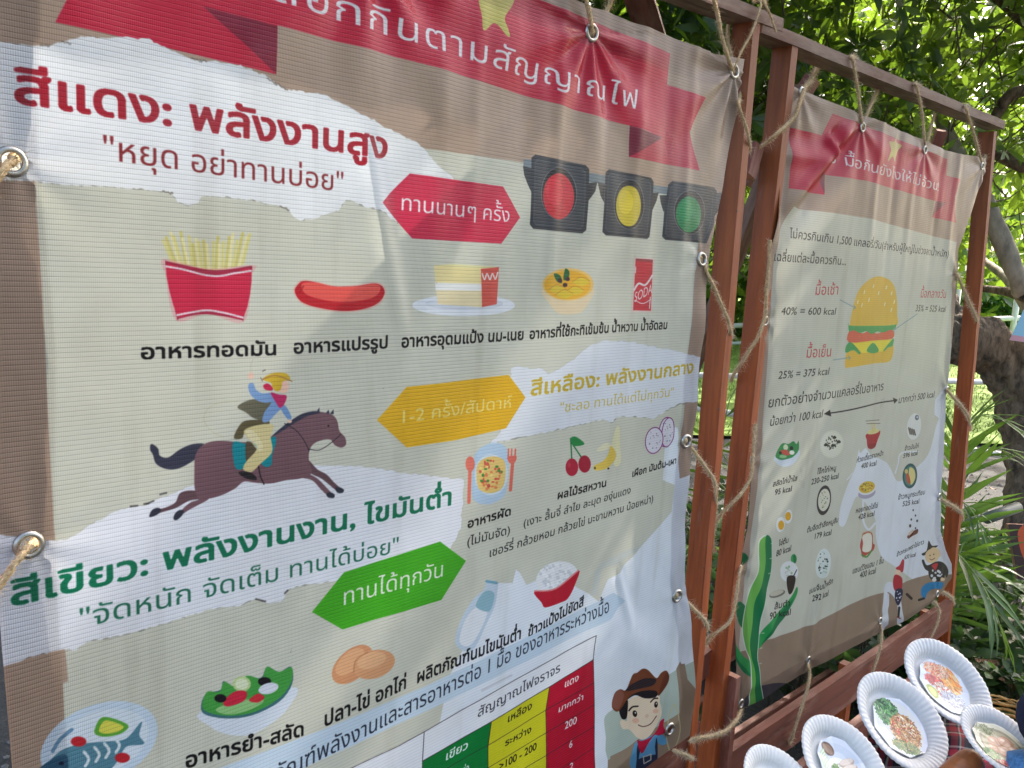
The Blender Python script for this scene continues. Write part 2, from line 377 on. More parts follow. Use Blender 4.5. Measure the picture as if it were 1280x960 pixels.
    A.blob([(740, 462), (790, 415), (850, 370), (910, 335), (975, 322), (1000, 332), (930, 352), (870, 385), (800, 430)], HD)
    for x in ((990, 332, 1000, 302), (1045, 335, 1050, 315), (1068, 338, 1078, 312)): A.poly([(x[0] - 10, x[1]), (x[2], x[3]), (x[0] + 12, x[1] + 2)], HD)
    A.ell(1050, 403, 6, 5, (24, 20, 26)); A.line([(810, 390), (870, 425), (915, 480), (945, 540)], 4, (40, 34, 44), sm=True); A.line([(945, 530), (1000, 535), (1060, 500), (1120, 448)], 3.5, (40, 34, 44), sm=True)
    A.blob([(530, 495), (560, 490), (600, 500), (700, 490), (755, 460), (765, 490), (745, 560), (740, 615), (700, 625), (640, 560), (590, 632), (545, 635), (528, 560)], (16, 140, 152), n=4)
    A.blob([(600, 495), (640, 500), (660, 540), (620, 600), (600, 590)], (92, 78, 60)); A.line([(668, 620), (680, 680), (700, 722)], 7, (34, 30, 36))
    A.blob([(555, 300), (620, 262), (700, 262), (745, 285), (720, 350), (690, 372), (640, 360), (600, 330)], (108, 104, 86), n=4)
    A.blob([(560, 410), (600, 375), (700, 372), (730, 385), (700, 410), (600, 435), (580, 470), (535, 470)], (98, 88, 60), n=4)
    A.blob([(615, 178), (640, 170), (655, 205), (690, 225), (745, 222), (760, 240), (730, 275), (680, 272), (640, 250), (618, 215)], (128, 160, 206))
    A.blob([(740, 230), (800, 240), (805, 290), (760, 340), (720, 380), (690, 378), (700, 330), (735, 280)], (128, 160, 206)); A.blob([(800, 290), (820, 300), (848, 355), (835, 372), (810, 345), (790, 310)], (118, 152, 200))
    A.blob([(590, 430), (640, 405), (720, 392), (752, 405), (735, 460), (745, 520), (735, 560), (680, 610), (630, 655), (585, 640), (600, 600), (650, 545), (660, 510), (610, 470)], (224, 206, 150), n=5)
    A.blob([(600, 435), (640, 430), (690, 500), (680, 540), (650, 520)], (240, 228, 186), .7)
    A.blob([(560, 655), (600, 652), (640, 665), (662, 695), (640, 700), (600, 690), (570, 672)], (40, 36, 40))
    A.blob([(735, 222), (780, 232), (820, 238), (810, 280), (785, 305), (760, 270)], (196, 44, 100)); A.blob([(695, 182), (720, 172), (745, 195), (740, 210), (705, 205)], (206, 40, 80))
    A.blob([(745, 160), (800, 150), (832, 170), (825, 215), (790, 222), (760, 200)], (240, 196, 176)); A.ell(628, 130, 16, 18, (238, 196, 176)); A.ell(838, 378, 12, 10, (238, 200, 176))
    A.blob([(692, 150), (720, 125), (765, 112), (820, 118), (840, 150), (800, 160), (790, 200), (768, 215), (745, 195), (735, 168)], (214, 176, 54)); A.line([(690, 150), (760, 128), (850, 160)], 6, (176, 128, 76), sm=True)
    A.line([(690, 105), (705, 98)], 4, (70, 60, 60)); A.line([(680, 140), (690, 160)], 3, (90, 70, 60))
    A.view(0, 0, 1)
    A.text('สีเขียว: พลังงานงาน, ไขมันต่ำ', (12, 758), (566, 630.5), 25, (16, 118, 84), bold=0.022)
    A.text('"จัดหนัก จัดเต็ม ทานได้บ่อย"', (98, 786), (499, 689.5), 19.5, (36, 112, 86))
    A.view(400, 600, 8 / 3)
    A.poly([(-27, 440), (80, 308), (400, 205), (487, 270), (405, 400), (75, 498)], (70, 172, 34))
    A.text('ทานได้ทุกวัน', (72, 419), (414, 320), 44, (232, 238, 222))
    # white skyline area at the lower right
    A.view(0, 0, 1)
    A.poly([(900, 580), (849, 598), (848, 535), (838, 533), (832, 550), (828, 600), (843, 606), (840, 640), (803, 681), (779, 712), (760, 725), (748, 752), (736, 742), (722, 735), (700, 720), (674, 724), (658, 731), (650, 716), (645, 712), (641, 729), (625, 729), (610, 742), (590, 790), (560, 850), (540, 960), (905, 960), (905, 800)], (234, 238, 247)); A.rect_sz(.62, 1.3, .6, .78, (234, 238, 247)); A.rect_sz(1.0, 1.3, .6, 1.0, (234, 238, 247))
    A.poly([(803, 681), (783, 700), (752, 712), (748, 745), (738, 744), (744, 716), (752, 704), (778, 690)], (204, 206, 200))
    A.poly([(840, 640), (849, 598), (905, 600), (905, 690), (870, 700)], (234, 238, 247))
    # fried dish, fruit, taro
    A.view(560, 520, 4)
    A.blob([(140, 185), (200, 140), (270, 140), (300, 190), (296, 320), (280, 400), (210, 440), (140, 430), (118, 380), (125, 260)], (184, 206, 228), n=5)
    A.ell(216, 294, 84, 104, (208, 222, 236)); A.blob([(152, 235), (215, 202), (280, 222), (288, 300), (270, 362), (212, 386), (155, 365), (142, 300)], (230, 196, 118), n=5)
    A.speck(215, 295, 60, 80, [(216, 96, 74), (228, 130, 80), (240, 214, 130), (206, 84, 70)], 46, 8); A.speck(215, 295, 58, 78, [(70, 140, 60)], 9, 8, seed=4)
    A.ell(111, 240, 23, 38, (234, 122, 104)); A.line([(110, 265), (104, 432)], 17, (234, 122, 104)); A.line([(325, 215), (312, 370)], 16, (228, 112, 96))
    for x in (304, 320, 338): A.line([(x, 166), (x - 3, 215)], 8, (228, 112, 96))
    A.blob([(300, 205), (342, 200), (335, 232), (308, 235)], (228, 112, 96))
    A.line([(612, 112), (618, 215)], 7, (20, 120, 60)); A.line([(615, 130), (665, 205)], 7, (20, 120, 60)); A.blob([(614, 110), (640, 104), (682, 138), (650, 150), (625, 145)], (24, 136, 66))
    A.ell(682, 240, 31, 43, (168, 18, 50)); A.ell(618, 256, 32, 44, (180, 20, 54)); A.ell(604, 244, 8, 14, (206, 60, 86), a=.6)
    A.blob([(838, 60), (856, 62), (858, 150), (862, 220), (848, 250), (825, 240), (842, 190), (818, 150)], (232, 226, 184)); A.blob([(742, 170), (790, 135), (820, 150), (770, 175)], (230, 224, 190))
    A.blob([(812, 150), (835, 180), (830, 220), (790, 262), (738, 272), (728, 250), (775, 225), (800, 190)], (232, 198, 84)); A.ell(734, 260, 5, 5, (50, 40, 30)); A.ell(800, 262, 5, 5, (50, 40, 30))
    for c in ((1090, 80, 38, 76), (1100, 82, 33, 76), (1030, 122, 46, 68)):
        A.ell(*c, (128, 40, 116), tilt=8); A.ell(c[0], c[1], c[2] - 4, c[3] - 5, (226, 220, 232), tilt=8); A.speck(c[0], c[1], c[2] * .7, c[3] * .7, [(60, 50, 70)], 16, 2.4)
    A.text('อาหารผัด', (95, 562), (316, 494), 34, BK, bold=0.018)
    A.text('(ไม่มันจัด)', (92, 652), (312, 588), 34, BK)
    A.text('ผลไม้รสหวาน', (543, 417), (791, 350), 30, BK, bold=0.018)
    A.text('(เงาะ ลิ้นจี่ ลำไย ละมุด องุ่นแดง', (374, 556), (914, 385), 30, BK)
    A.text('เชอร์รี่ กล้วยหอม กล้วยไข่ มะขามหวาน น้อยหน่า)', (204, 708), (1026, 428), 33, BK)
    A.text('เผือก มันต้ม-เผา', (918, 306), (1143, 236), 26, BK, bold=0.018)
    # bottle, rice bowl
    A.view(400, 600, 8 / 3)
    A.blob([(452, 540), (470, 470), (510, 400), (548, 365), (556, 335), (592, 340), (594, 362), (584, 420), (556, 480), (515, 560), (480, 570)], (202, 216, 232), n=5)
    A.blob([(466, 535), (484, 470), (520, 425), (560, 420), (550, 470), (512, 540), (485, 555)], (238, 240, 246), n=5); A.blob([(520, 420), (550, 372), (582, 378), (576, 420), (560, 440)], (150, 190, 204)); A.line([(556, 338), (590, 344)], 9, (120, 170, 190))
    A.ell(790, 326, 72, 52, (238, 238, 242), tilt=-20); A.speck(790, 322, 60, 42, [(214, 216, 222), (246, 246, 250)], 60, 6)
    A.blob([(714, 372), (780, 366), (862, 300), (850, 350), (828, 394), (806, 408), (752, 425), (738, 408)], (196, 24, 48), n=4); A.line([(716, 370), (786, 362), (860, 302)], 5, (232, 150, 150), sm=True)
    # eggs
    A.ell(108, 615, 82, 48, (214, 150, 108), tilt=-42); A.ell(100, 606, 60, 30, (232, 178, 134), tilt=-42, a=.7)
    A.ell(180, 615, 72, 46, (220, 160, 116), tilt=-18); A.ell(172, 602, 50, 26, (236, 184, 140), tilt=-18, a=.7); A.line([(112, 640), (120, 600), (160, 575)], 4, (170, 110, 78), .5, sm=True)
    # salad bowl, fish plate
    A.view(0, 600, 8 / 3)
    A.blob([(674, 770), (975, 690), (960, 760), (900, 815), (830, 850), (760, 848), (700, 822)], (222, 228, 238), n=5)
    A.blob([(672, 745), (690, 712), (735, 700), (745, 670), (780, 690), (820, 655), (870, 660), (890, 622), (930, 640), (970, 622), (974, 680), (930, 740), (840, 785), (750, 795), (680, 780)], (66, 112, 120), n=4)
    A.blob([(676, 742), (692, 706), (732, 706), (748, 672), (784, 688), (822, 652), (872, 662), (890, 622), (930, 640), (972, 624), (970, 676), (925, 732), (840, 776), (750, 786), (684, 770)], (72, 160, 70), n=4)
    A.blob([(720, 765), (790, 735), (880, 735), (830, 768), (760, 782)], (150, 200, 130)); A.ell(806, 680, 30, 26, (196, 214, 150)); A.ell(806, 680, 22, 18, (228, 234, 200))
    A.blob([(745, 740), (780, 706), (820, 705), (815, 735), (760, 755)], (208, 40, 66)); A.ell(735, 728, 20, 14, (24, 20, 28)); A.ell(882, 672, 22, 15, (24, 20, 28)); A.ell(895, 695, 34, 18, (228, 230, 240), tilt=-15); A.blob([(830, 735), (860, 712), (882, 725), (860, 742)], (210, 50, 60))
    A.ell(330, 878, 205, 128, (206, 222, 240), tilt=-22); A.ell(330, 878, 172, 104, (222, 232, 244), tilt=-22)
    A.line([(175, 905), (200, 865), (240, 832)], 12, (110, 150, 182), sm=True)
    A.blob([(150, 960), (200, 905), (270, 880), (350, 872), (420, 862), (472, 805), (464, 850), (480, 880), (420, 890), (390, 940), (330, 1000), (230, 1030), (160, 1010)], (88, 136, 156), n=5)
    A.blob([(120, 985), (150, 945), (215, 915), (228, 950), (215, 1020), (150, 1030)], (50, 92, 120)); A.ell(205, 945, 9, 7, (20, 36, 60))
    A.blob([(316, 830), (345, 790), (425, 815), (410, 842), (360, 856), (322, 850)], (96, 170, 60)); A.blob([(330, 836), (352, 802), (410, 820), (395, 838), (355, 846)], (226, 220, 90))
    for x, y in ((290, 930), (325, 915), (358, 902), (392, 884)): A.line([(x - 10, y - 24), (x + 6, y), (x - 6, y + 24)], 9, (222, 232, 240), sm=True)
    A.ell(262, 872, 26, 17, (196, 40, 50)); A.ell(408, 926, 25, 17, (196, 40, 50))
    A.text('อาหารยำ-สลัด', (616, 962), (1016, 850), 40, BK, bold=0.018)
    A.view(400, 600, 8 / 3)
    A.text('ปลา-ไข่ อกไก่', (12, 824), (291, 694), 38, BK, bold=0.018)
    A.text('ผลิตภัณฑ์นมไขมันต่ำ', (322, 680), (672, 528), 33, BK, bold=0.018)
    A.text('ข้าวแป้งไม่ขัดสี', (693, 526), (880, 418), 26, BK, bold=0.018)
    # blue band with a long heading
    A.poly([(-400, 985), (0, 836), (350, 690), (700, 520), (980, 376), (1012, 400), (965, 462), (700, 600), (360, 770), (0, 935), (-400, 1120)], (204, 220, 236))
    A.text('สัดส่วนผลิตภัณฑ์พลังงานและสารอาหารต่อ 1 มื้อ ของอาหารระหว่างมื้อ', (-12, 940), (962, 436), 44, (34, 40, 58), i0=16)
    A.line([(540, 702), (640, 652)], 8, (206, 204, 212), .7)
    # table of the traffic-light colours
    A.view(500, 780, 4.571)
    A.poly([(-600, 970), (0, 695), (130, 622), (1118, 65), (1105, 200), (1120, 823), (1150, 2000), (-600, 1600)], (238, 238, 244))
    A.poly([(130, 785), (525, 560), (505, 700), (505, 2200), (125, 2400)], (10, 124, 54))
    A.poly([(525, 560), (857, 360), (835, 500), (835, 2000), (505, 2200), (505, 700)], (214, 208, 36))
    A.poly([(857, 360), (1106, 203), (1110, 600), (1118, 823), (1130, 1900), (835, 2000), (835, 500)], (190, 22, 50))
    LN = (56, 44, 48)
    A.line([(-600, 975), (0, 697), (130, 624), (360, 490), (1118, 65)], 3.5, LN); A.line([(1118, 65), (1105, 200), (1110, 600), (1130, 1900)], 3.5, LN)
    A.line([(140, 622), (130, 785), (125, 2400)], 4, LN); A.line([(130, 785), (525, 560), (857, 360), (1106, 203)], 4, LN)
    A.line([(525, 560), (505, 700), (505, 2200)], 4, LN); A.line([(857, 360), (835, 500), (835, 2000)], 4, LN)
    for k in range(12):
        dy = k * 128
        A.line([(130, 905 + dy), (505, 695 + dy), (838, 492 + dy), (1108, 335 + dy * .98)], 3, LN)
    A.text('สัญญาณไฟจราจร', (443, 538), (918, 272), 44, (40, 36, 44))
    A.text('เขียว', (258, 785), (392, 712), 36, (240, 244, 240), bold=.01, slant=.12); A.text('เหลือง', (612, 566), (757, 486), 32, (40, 36, 20), bold=.01, slant=.12); A.text('แดง', (938, 366), (1020, 322), 30, (244, 236, 238), bold=.01, slant=.12)
    A.text('ระหว่าง', (598, 700), (752, 618), 28, (40, 36, 20), bold=.01, slant=.12); A.text('มากกว่า', (902, 508), (1046, 430), 26, (244, 236, 238), bold=.01, slant=.12)
    A.text('>100 - 200', (565, 840), (780, 716), 34, (40, 36, 20), bold=.012); A.text('200', (940, 602), (1008, 566), 32, (244, 236, 238), bold=.01)
    A.text('6', (964, 712), (986, 700), 30, (244, 236, 238), bold=.01); A.text('2', (968, 838), (990, 826), 30, (244, 236, 238), bold=.01)
    A.text('น้อยกว่า', (250, 925), (400, 842), 34, (240, 244, 240), bold=.01)
    # cowboy
    A.view(740, 780, 5.333)
    A.poly(smooth([(80, 640), (100, 600), (135, 575), (300, 500), (430, 400), (560, 308), (800, 260), (800, 800), (585, 700), (250, 860), (105, 905), (95, 760)], 2), (184, 196, 184))
    A.poly([(105, 905), (250, 850), (430, 800), (585, 690), (700, 600), (900, 600), (900, 1000), (100, 1000)], (160, 138, 116)); A.rect_sz(1.02, 1.36, .45, .67, (160, 138, 116))
    A.poly([(563, 300), (590, 252), (600, 268), (622, 266), (634, 368), (692, 436), (800, 470), (800, 1100), (580, 900), (590, 700)], (150, 128, 108))
    A.line([(545, 530), (520, 580), (505, 680), (500, 780), (520, 850), (560, 800), (590, 700), (575, 600), (545, 530)], 7, (206, 192, 140), .8, sm=True); A.line([(460, 920), (510, 850), (500, 780)], 7, (206, 192, 140), .8, sm=True)
    A.blob([(260, 960), (265, 850), (290, 785), (330, 770), (420, 740), (480, 745), (500, 790), (470, 810), (440, 800), (430, 900), (410, 980)], (100, 164, 206), n=4)
    A.blob([(298, 900), (300, 820), (320, 800), (350, 860), (410, 860), (432, 760), (440, 830), (415, 980), (300, 1000)], (40, 48, 72), n=4); A.poly([(320, 850), (420, 800), (425, 870), (360, 880), (310, 900)], (100, 164, 206))
    A.blob([(300, 770), (330, 780), (400, 750), (440, 700), (455, 650), (482, 632), (478, 680), (492, 722), (450, 745), (420, 742), (380, 790), (335, 862), (310, 820)], (196, 28, 62), n=4)
    A.blob([(190, 660), (205, 636), (232, 640), (240, 520), (300, 480), (430, 470), (450, 520), (462, 600), (430, 680), (390, 740), (340, 772), (290, 750), (240, 700), (205, 700)], (244, 220, 192), n=5)
    A.blob([(190, 580), (195, 560), (235, 510), (290, 475), (340, 490), (410, 485), (436, 460), (430, 430), (330, 440), (230, 480), (185, 540)], (26, 22, 26), n=4); A.blob([(186, 560), (240, 505), (236, 600), (225, 632), (200, 630)], (26, 22, 26), n=4)
    A.blob([(133, 540), (150, 465), (190, 436), (230, 440), (270, 340), (300, 325), (335, 298), (370, 305), (418, 355), (450, 320), (490, 308), (514, 345), (500, 400), (440, 475), (420, 442), (350, 440), (260, 480), (185, 580), (148, 575)], (124, 66, 40), n=5)
    A.blob([(228, 440), (270, 400), (350, 362), (415, 362), (400, 400), (320, 430), (245, 448)], (48, 36, 40)); A.blob([(133, 540), (150, 470), (188, 440), (215, 470), (205, 520), (175, 570)], (150, 96, 84), .7)
    A.blob([(440, 470), (470, 360), (495, 320), (512, 345), (498, 400)], (96, 46, 30), .8)
    A.line([(246, 578), (268, 552), (300, 545)], 9, (30, 20, 22), sm=True); A.line([(380, 515), (405, 493), (432, 492)], 9, (30, 20, 22), sm=True)
    for x, y in ((279, 594), (421, 534)): A.ell(x, y, 13, 21, (40, 22, 24)); A.ell(x + 3, y - 6, 4, 6, (240, 236, 230))
    A.ell(283, 640, 22, 17, (240, 176, 150), a=.7); A.ell(420, 578, 20, 16, (240, 176, 150), a=.7); A.ell(360, 610, 14, 14, (232, 190, 166), a=.8)
    A.line([(300, 668), (340, 682), (390, 665), (428, 612)], 6, (110, 60, 50), sm=True)
    A.line([(342, 885), (372, 878), (394, 868), (392, 905), (345, 930), (342, 885)], 6, (214, 206, 190)); 
    return A

def art_two():
    A = Art(S2, 0.0, 1.30, 0.55, 1.90, 1300, KRAFT)
    BK = (18, 16, 20)
    A.view(940, 140, 4.8)
    A.poly([(250, 568), (300, 585), (480, 606), (700, 640), (1000, 722), (1232, 782), (1200, 1000), (1190, 2600), (600, 3300), (0, 3700), (-80, 3200), (60, 2000), (130, 900), (180, 700)], PANEL)
    A.poly([(250, 95), (422, 140), (486, 200), (500, 350), (440, 375), (445, 498), (230, 460), (242, 300)], RED); A.poly([(425, 357), (468, 375), (446, 492)], (140, 34, 60))
    A.poly([(1150, 376), (1248, 405), (1215, 510), (1230, 666), (1085, 632), (1150, 540)], (200, 44, 74)); A.poly([(1105, 533), (1166, 545), (1085, 632)], (134, 30, 60))
    A.poly([(486, 12), (640, 70), (1176, 284), (1166, 545), (1100, 535), (700, 418), (470, 378), (385, 330), (395, 225)], RED)
    A.blob([(885, 128), (872, 160), (870, 182), (904, 202), (884, 232), (868, 270), (860, 300), (842, 268), (812, 300), (822, 262), (832, 226), (822, 178), (852, 182), (868, 155)], (212, 190, 92), n=3)
    A.text('3 มื้อกินยังไงให้ไม่อ้วน!', (498, 302), (1132, 478), 55, (240, 232, 236), track=.03)
    A.text('ไม่ควรกินเกิน 1,500 แคลอรี่/วัน(สำหรับผู้ใหญ่ในช่วงลดน้ำหนัก)', (228, 756), (1174, 872), 42, BK, slant=.06)
    A.text('เฉลี่ยแต่ละมื้อควรกิน...', (126, 894), (560, 920), 42, BK)
    A.view(800, 300, 8 / 3)
    CR = (196, 52, 60)
    A.text('มื้อเช้า', (580, 184), (659, 182), 28, CR); A.text('40% = 600 kcal', (470, 250), (650, 249), 20, BK, slant=.12)
    A.text('มื้อเย็น', (548, 393), (635, 388), 28, CR); A.text('25% = 375 kcal', (460, 464), (627, 448), 20, BK, slant=.12)
    A.text('มื้อกลางวัน', (933, 192), (1020, 194), 22, CR); A.text('35% = 525 kcal', (916, 238), (1018, 240), 17, BK, slant=.12)
    A.text('ยกตัวอย่างจำนวนแคลอรี่ในอาหาร', (426, 560), (810, 500), 26, BK); A.text('น้อยกว่า 100 kcal', (430, 621), (606, 590), 22, BK, slant=.12)
    A.text('มากกว่า 500 kcal', (858, 545), (982, 524), 17, BK, slant=.12)
    A.line([(616, 579), (700, 566), (790, 544), (852, 535)], 4, BK, sm=True); A.poly([(610, 580), (630, 566), (634, 588)], BK); A.poly([(858, 533), (842, 526), (846, 546)], BK)
    # burger
    A.view(1030, 330, 6.4)
    Y, G = (232, 186, 60), (54, 160, 84)
    A.blob([(195, 495), (215, 380), (255, 240), (310, 160), (380, 112), (450, 102), (520, 130), (562, 190), (578, 290), (580, 400), (575, 492), (400, 500), (200, 500)], Y, n=5)
    for x, y in ((388, 180), (313, 226), (432, 234), (496, 190), (536, 236), (352, 288), (262, 304), (294, 330), (482, 322), (534, 370), (558, 304)): A.line([(x - 3, y + 12), (x + 3, y - 12)], 9, (248, 232, 176))
    A.blob([(160, 815), (175, 700), (240, 620), (500, 610), (555, 650), (530, 775), (400, 795), (200, 828)], Y, n=4)
    A.poly([(210, 626), (545, 604), (470, 700), (300, 712)], (242, 220, 52))
    A.blob([(190, 540), (240, 530), (300, 556), (355, 536), (420, 558), (480, 534), (550, 532), (545, 598), (400, 612), (190, 628)], (226, 92, 66), n=3)
    A.blob([(186, 478), (200, 494), (400, 496), (560, 488), (578, 456), (566, 520), (520, 530), (470, 548), (420, 542), (375, 560), (330, 538), (280, 552), (230, 532), (190, 538)], G, n=4)
    A.blob([(165, 710), (168, 655), (200, 625), (245, 660), (285, 712), (270, 720), (225, 690)], G, n=4); A.blob([(337, 688), (386, 630), (434, 688), (410, 712), (360, 712)], G, n=3); A.blob([(470, 694), (510, 640), (556, 596), (548, 656), (510, 668), (484, 694)], G, n=4)
    for p in ([(122, 288), (235, 350)], [(745, 400), (556, 530)], [(65, 768), (195, 750)]): A.line(p, 6, (130, 158, 166))
    A.line([(228, 330), (244, 350), (222, 366)], 5, (130, 158, 166)); A.line([(186, 736), (202, 750), (190, 768)], 5, (130, 158, 166)); A.line([(560, 512), (550, 535), (562, 548)], 5, (150, 170, 176))
    # white torn shapes
    A.view(940, 500, 4.8)
    WH = (232, 235, 243)
    A.blob([(636, 300), (648, 318), (680, 290), (720, 340), (760, 350), (820, 390), (880, 490), (960, 430), (1060, 330), (1120, 120), (1180, 60), (1260, 300), (1240, 900), (1120, 1180), (1000, 1100), (860, 1000), (780, 940), (745, 830), (735, 700), (640, 580), (600, 640), (560, 750), (525, 748), (530, 650), (570, 520), (620, 400)], WH, n=5)
    A.poly([(1100, 0), (1190, -120), (1200, 180), (1100, 90)], WH)
    A.line([(1000, 310), (895, 322), (880, 380), (862, 440)], 8, WH, sm=True); A.line([(600, 440), (568, 480)], 5, WH); A.line([(668, 600), (670, 720), (700, 778), (740, 740)], 12, WH, sm=True)
    # food pictures and captions
    def salad(x, y, k=1.0):
        A.blob([(x - 72 * k, y + 20 * k), (x + 70 * k, y - 20 * k), (x + 50 * k, y + 50 * k), (x, y + 80 * k), (x - 50 * k, y + 70 * k)], (214, 224, 238), n=4)
        A.blob([(x - 66 * k, y + 10 * k), (x - 40 * k, y - 40 * k), (x - 20 * k, y - 60 * k), (x + 12 * k, y - 55 * k), (x + 40 * k, y - 72 * k), (x + 56 * k, y - 55 * k), (x + 68 * k, y - 75 * k), (x + 68 * k, y - 20 * k), (x + 30 * k, y + 25 * k), (x - 30 * k, y + 40 * k), (x - 60 * k, y + 30 * k)], (48, 140, 76), n=4)
        A.ell(x - 5 * k, y - 35 * k, 14 * k, 18 * k, (214, 226, 190)); A.blob([(x - 40 * k, y - 12 * k), (x, y - 20 * k), (x + 18 * k, y + 8 * k), (x - 10 * k, y + 12 * k)], (206, 84, 70)); A.ell(x + 28 * k, y - 30 * k, 10 * k, 12 * k, (26, 30, 34)); A.ell(x + 30 * k, y - 4 * k, 14 * k, 13 * k, (232, 236, 232)); A.ell(x - 38 * k, y - 2 * k, 9 * k, 9 * k, (26, 30, 34)); A.ell(x - 22 * k, y + 20 * k, 22 * k, 10 * k, (150, 200, 140))
    salad(208, 320)
    A.ell(473, 265, 70, 84, (226, 224, 206), tilt=10); A.ell(473, 265, 62, 75, (232, 230, 214), tilt=10); A.speck(476, 258, 40, 42, [(50, 56, 40), (80, 84, 60)], 34, 5)
    for x, y in ((490, 224), (438, 268), (516, 250), (480, 272)): A.blob([(x - 12, y + 4), (x, y - 10), (x + 12, y + 2), (x, y + 10)], (40, 46, 36))
    A.blob([(682, 205), (765, 182), (752, 240), (735, 285), (708, 294), (690, 282), (684, 240)], (180, 20, 40), n=4); A.ell(724, 190, 40, 15, (226, 214, 150), tilt=-12); A.line([(722, 188), (712, 135)], 8, (222, 206, 130)); A.line([(735, 188), (730, 140)], 8, (222, 206, 130))
    A.line([(678, 126), (760, 120)], 3, (80, 70, 60)); A.line([(682, 142), (766, 140)], 3, (80, 70, 60)); A.blob([(690, 270), (740, 262), (735, 285), (708, 294)], (150, 14, 34))
    A.ell(973, 160, 44, 80, (234, 234, 230), tilt=5); A.ell(990, 106, 12, 16, (96, 100, 110)); A.ell(992, 104, 6, 8, (190, 200, 220))
    for i in range(4): A.line([(940 + i * 11, 168 + i * 4), (950 + i * 11, 205 + i * 2)], 9, (96, 92, 84))
    A.ell(430, 602, 42, 90, (52, 48, 50), tilt=6); A.ell(431, 600, 35, 68, (226, 222, 204), tilt=6); A.speck(431, 600, 25, 52, [(110, 120, 84), (200, 190, 150)], 22, 4)
    A.ell(690, 545, 60, 48, (234, 232, 240), tilt=-14); A.ell(690, 560, 54, 32, (176, 168, 190), tilt=-14); A.ell(690, 530, 56, 40, (236, 234, 236), tilt=-14); A.ell(690, 524, 50, 34, (222, 186, 52), tilt=-16); A.speck(690, 524, 42, 26, [(176, 120, 30), (240, 214, 96), (110, 130, 40)], 46, 5)
    A.ell(952, 457, 44, 75, (28, 84, 88), tilt=4); A.ell(952, 457, 34, 60, (70, 130, 120), tilt=4); A.blob([(952, 405), (978, 420), (984, 470), (960, 510), (946, 470), (946, 430)], (232, 214, 140)); A.blob([(930, 445), (946, 448), (956, 500), (940, 500), (930, 475)], (196, 90, 60)); A.ell(930, 430, 10, 14, (220, 196, 110))
    A.ell(172, 748, 26, 46, (240, 240, 242), tilt=6); A.ell(176, 752, 18, 28, (236, 176, 40)); A.ell(218, 700, 22, 42, (240, 240, 242), tilt=6); A.ell(216, 698, 17, 26, (236, 176, 40))
    A.blob([(655, 905), (650, 870), (668, 810), (690, 790), (722, 800), (728, 860), (738, 870), (728, 905), (690, 930), (668, 945), (660, 930)], (190, 80, 66), n=4); A.line([(660, 930), (690, 942), (720, 905)], 9, (80, 150, 60), sm=True)
    A.blob([(664, 820), (690, 800), (716, 805), (722, 850), (716, 900), (690, 915), (664, 905), (668, 860)], (238, 232, 214), n=4); A.line([(664, 820), (672, 798), (716, 798)], 5, (196, 150, 90), sm=True)
    for x, y, r in ((970, 662, 6), (983, 694, 6), (958, 718, 7), (993, 726, 8), (951, 756, 10), (984, 770, 6)): A.ell(x, y, r * .7, r, (36, 30, 32))
    A.ell(965, 815, 36, 30, (232, 232, 236), tilt=-20); A.blob([(935, 828), (938, 812), (975, 785), (998, 776), (996, 800), (965, 818), (945, 832)], (110, 50, 36)); A.blob([(942, 800), (966, 780), (972, 790), (945, 815)], (222, 200, 180))
    T = lambda s, a, b, h, bd=.006: A.text(s, a, b, h, BK, bold=bd)
    T('สลัดไก่น้ำใส', (124, 522), (266, 482), 24); T('95 kcal', (136, 572), (236, 546), 26)
    T('โจ๊กไก่/หมู', (386, 446), (500, 420), 24); T('230-250 kcal', (350, 508), (516, 468), 26)
    T('ก๋วยเตี๋ยวราดหน้า', (624, 376), (786, 332), 22); T('400 kcal', (652, 412), (746, 392), 24)
    T('ข้าวมันไก่', (916, 304), (1004, 288), 20); T('596 kcal', (908, 350), (998, 330), 22)
    T('ข้าวหมูกระเทียม', (880, 600), (1042, 566), 22); T('525 kcal', (906, 640), (1006, 620), 22)
    T('ต้มจืดตำลึงหมูสับ', (330, 798), (518, 732), 24); T('179 kcal', (372, 838), (476, 808), 26)
    T('หอยทอดใส่ไข่', (622, 680), (756, 646), 22); T('428 kcal', (638, 720), (736, 694), 24)
    T('ไข่ต้ม', (162, 878), (222, 856), 24); T('80 kcal', (146, 942), (238, 905), 28)
    T('ข้าวกระเพราไข่ดาว', (868, 942), (1030, 862), 20); T('630 kcal', (916, 958), (984, 938), 18)
    # desert ground, cactus, figures
    A.view(900, 640, 4.267)
    A.poly(smooth([(-200, 900), (60, 760), (130, 740), (230, 690), (350, 650), (470, 610), (560, 565), (700, 490), (800, 450), (890, 425), (1000, 370), (1110, 335), (1250, 330), (1500, 200), (1500, 900), (800, 1400), (-200, 1600)], 2), (160, 136, 116))
    A.poly([(890, 425), (905, 440), (900, 520), (900, 600), (860, 640), (870, 560), (880, 480)], (222, 222, 230)); A.blob([(880, 390), (930, 380), (960, 430), (975, 530), (980, 580), (945, 600), (950, 500), (925, 450), (895, 430), (900, 500), (890, 600), (860, 640), (870, 520)], (226, 228, 236), n=4)
    A.blob([(200, 939), (260, 918), (330, 912), (400, 930), (330, 1010), (150, 1060), (120, 1010)], (66, 60, 72), n=4)
    GL, GM, GD = (112, 186, 84), (46, 160, 84), (10, 122, 72)
    A.ell(126, 252, 24, 34, (10, 104, 56))
    A.blob([(110, 480), (150, 520), (170, 600), (150, 640), (105, 600), (90, 520)], GD, n=4)
    A.blob([(65, 660), (90, 720), (130, 775), (170, 800), (185, 870), (150, 860), (100, 810), (72, 760), (60, 700)], GM, n=4); A.blob([(60, 690), (75, 770), (120, 850), (170, 880), (150, 850), (90, 780)], GD, n=4)
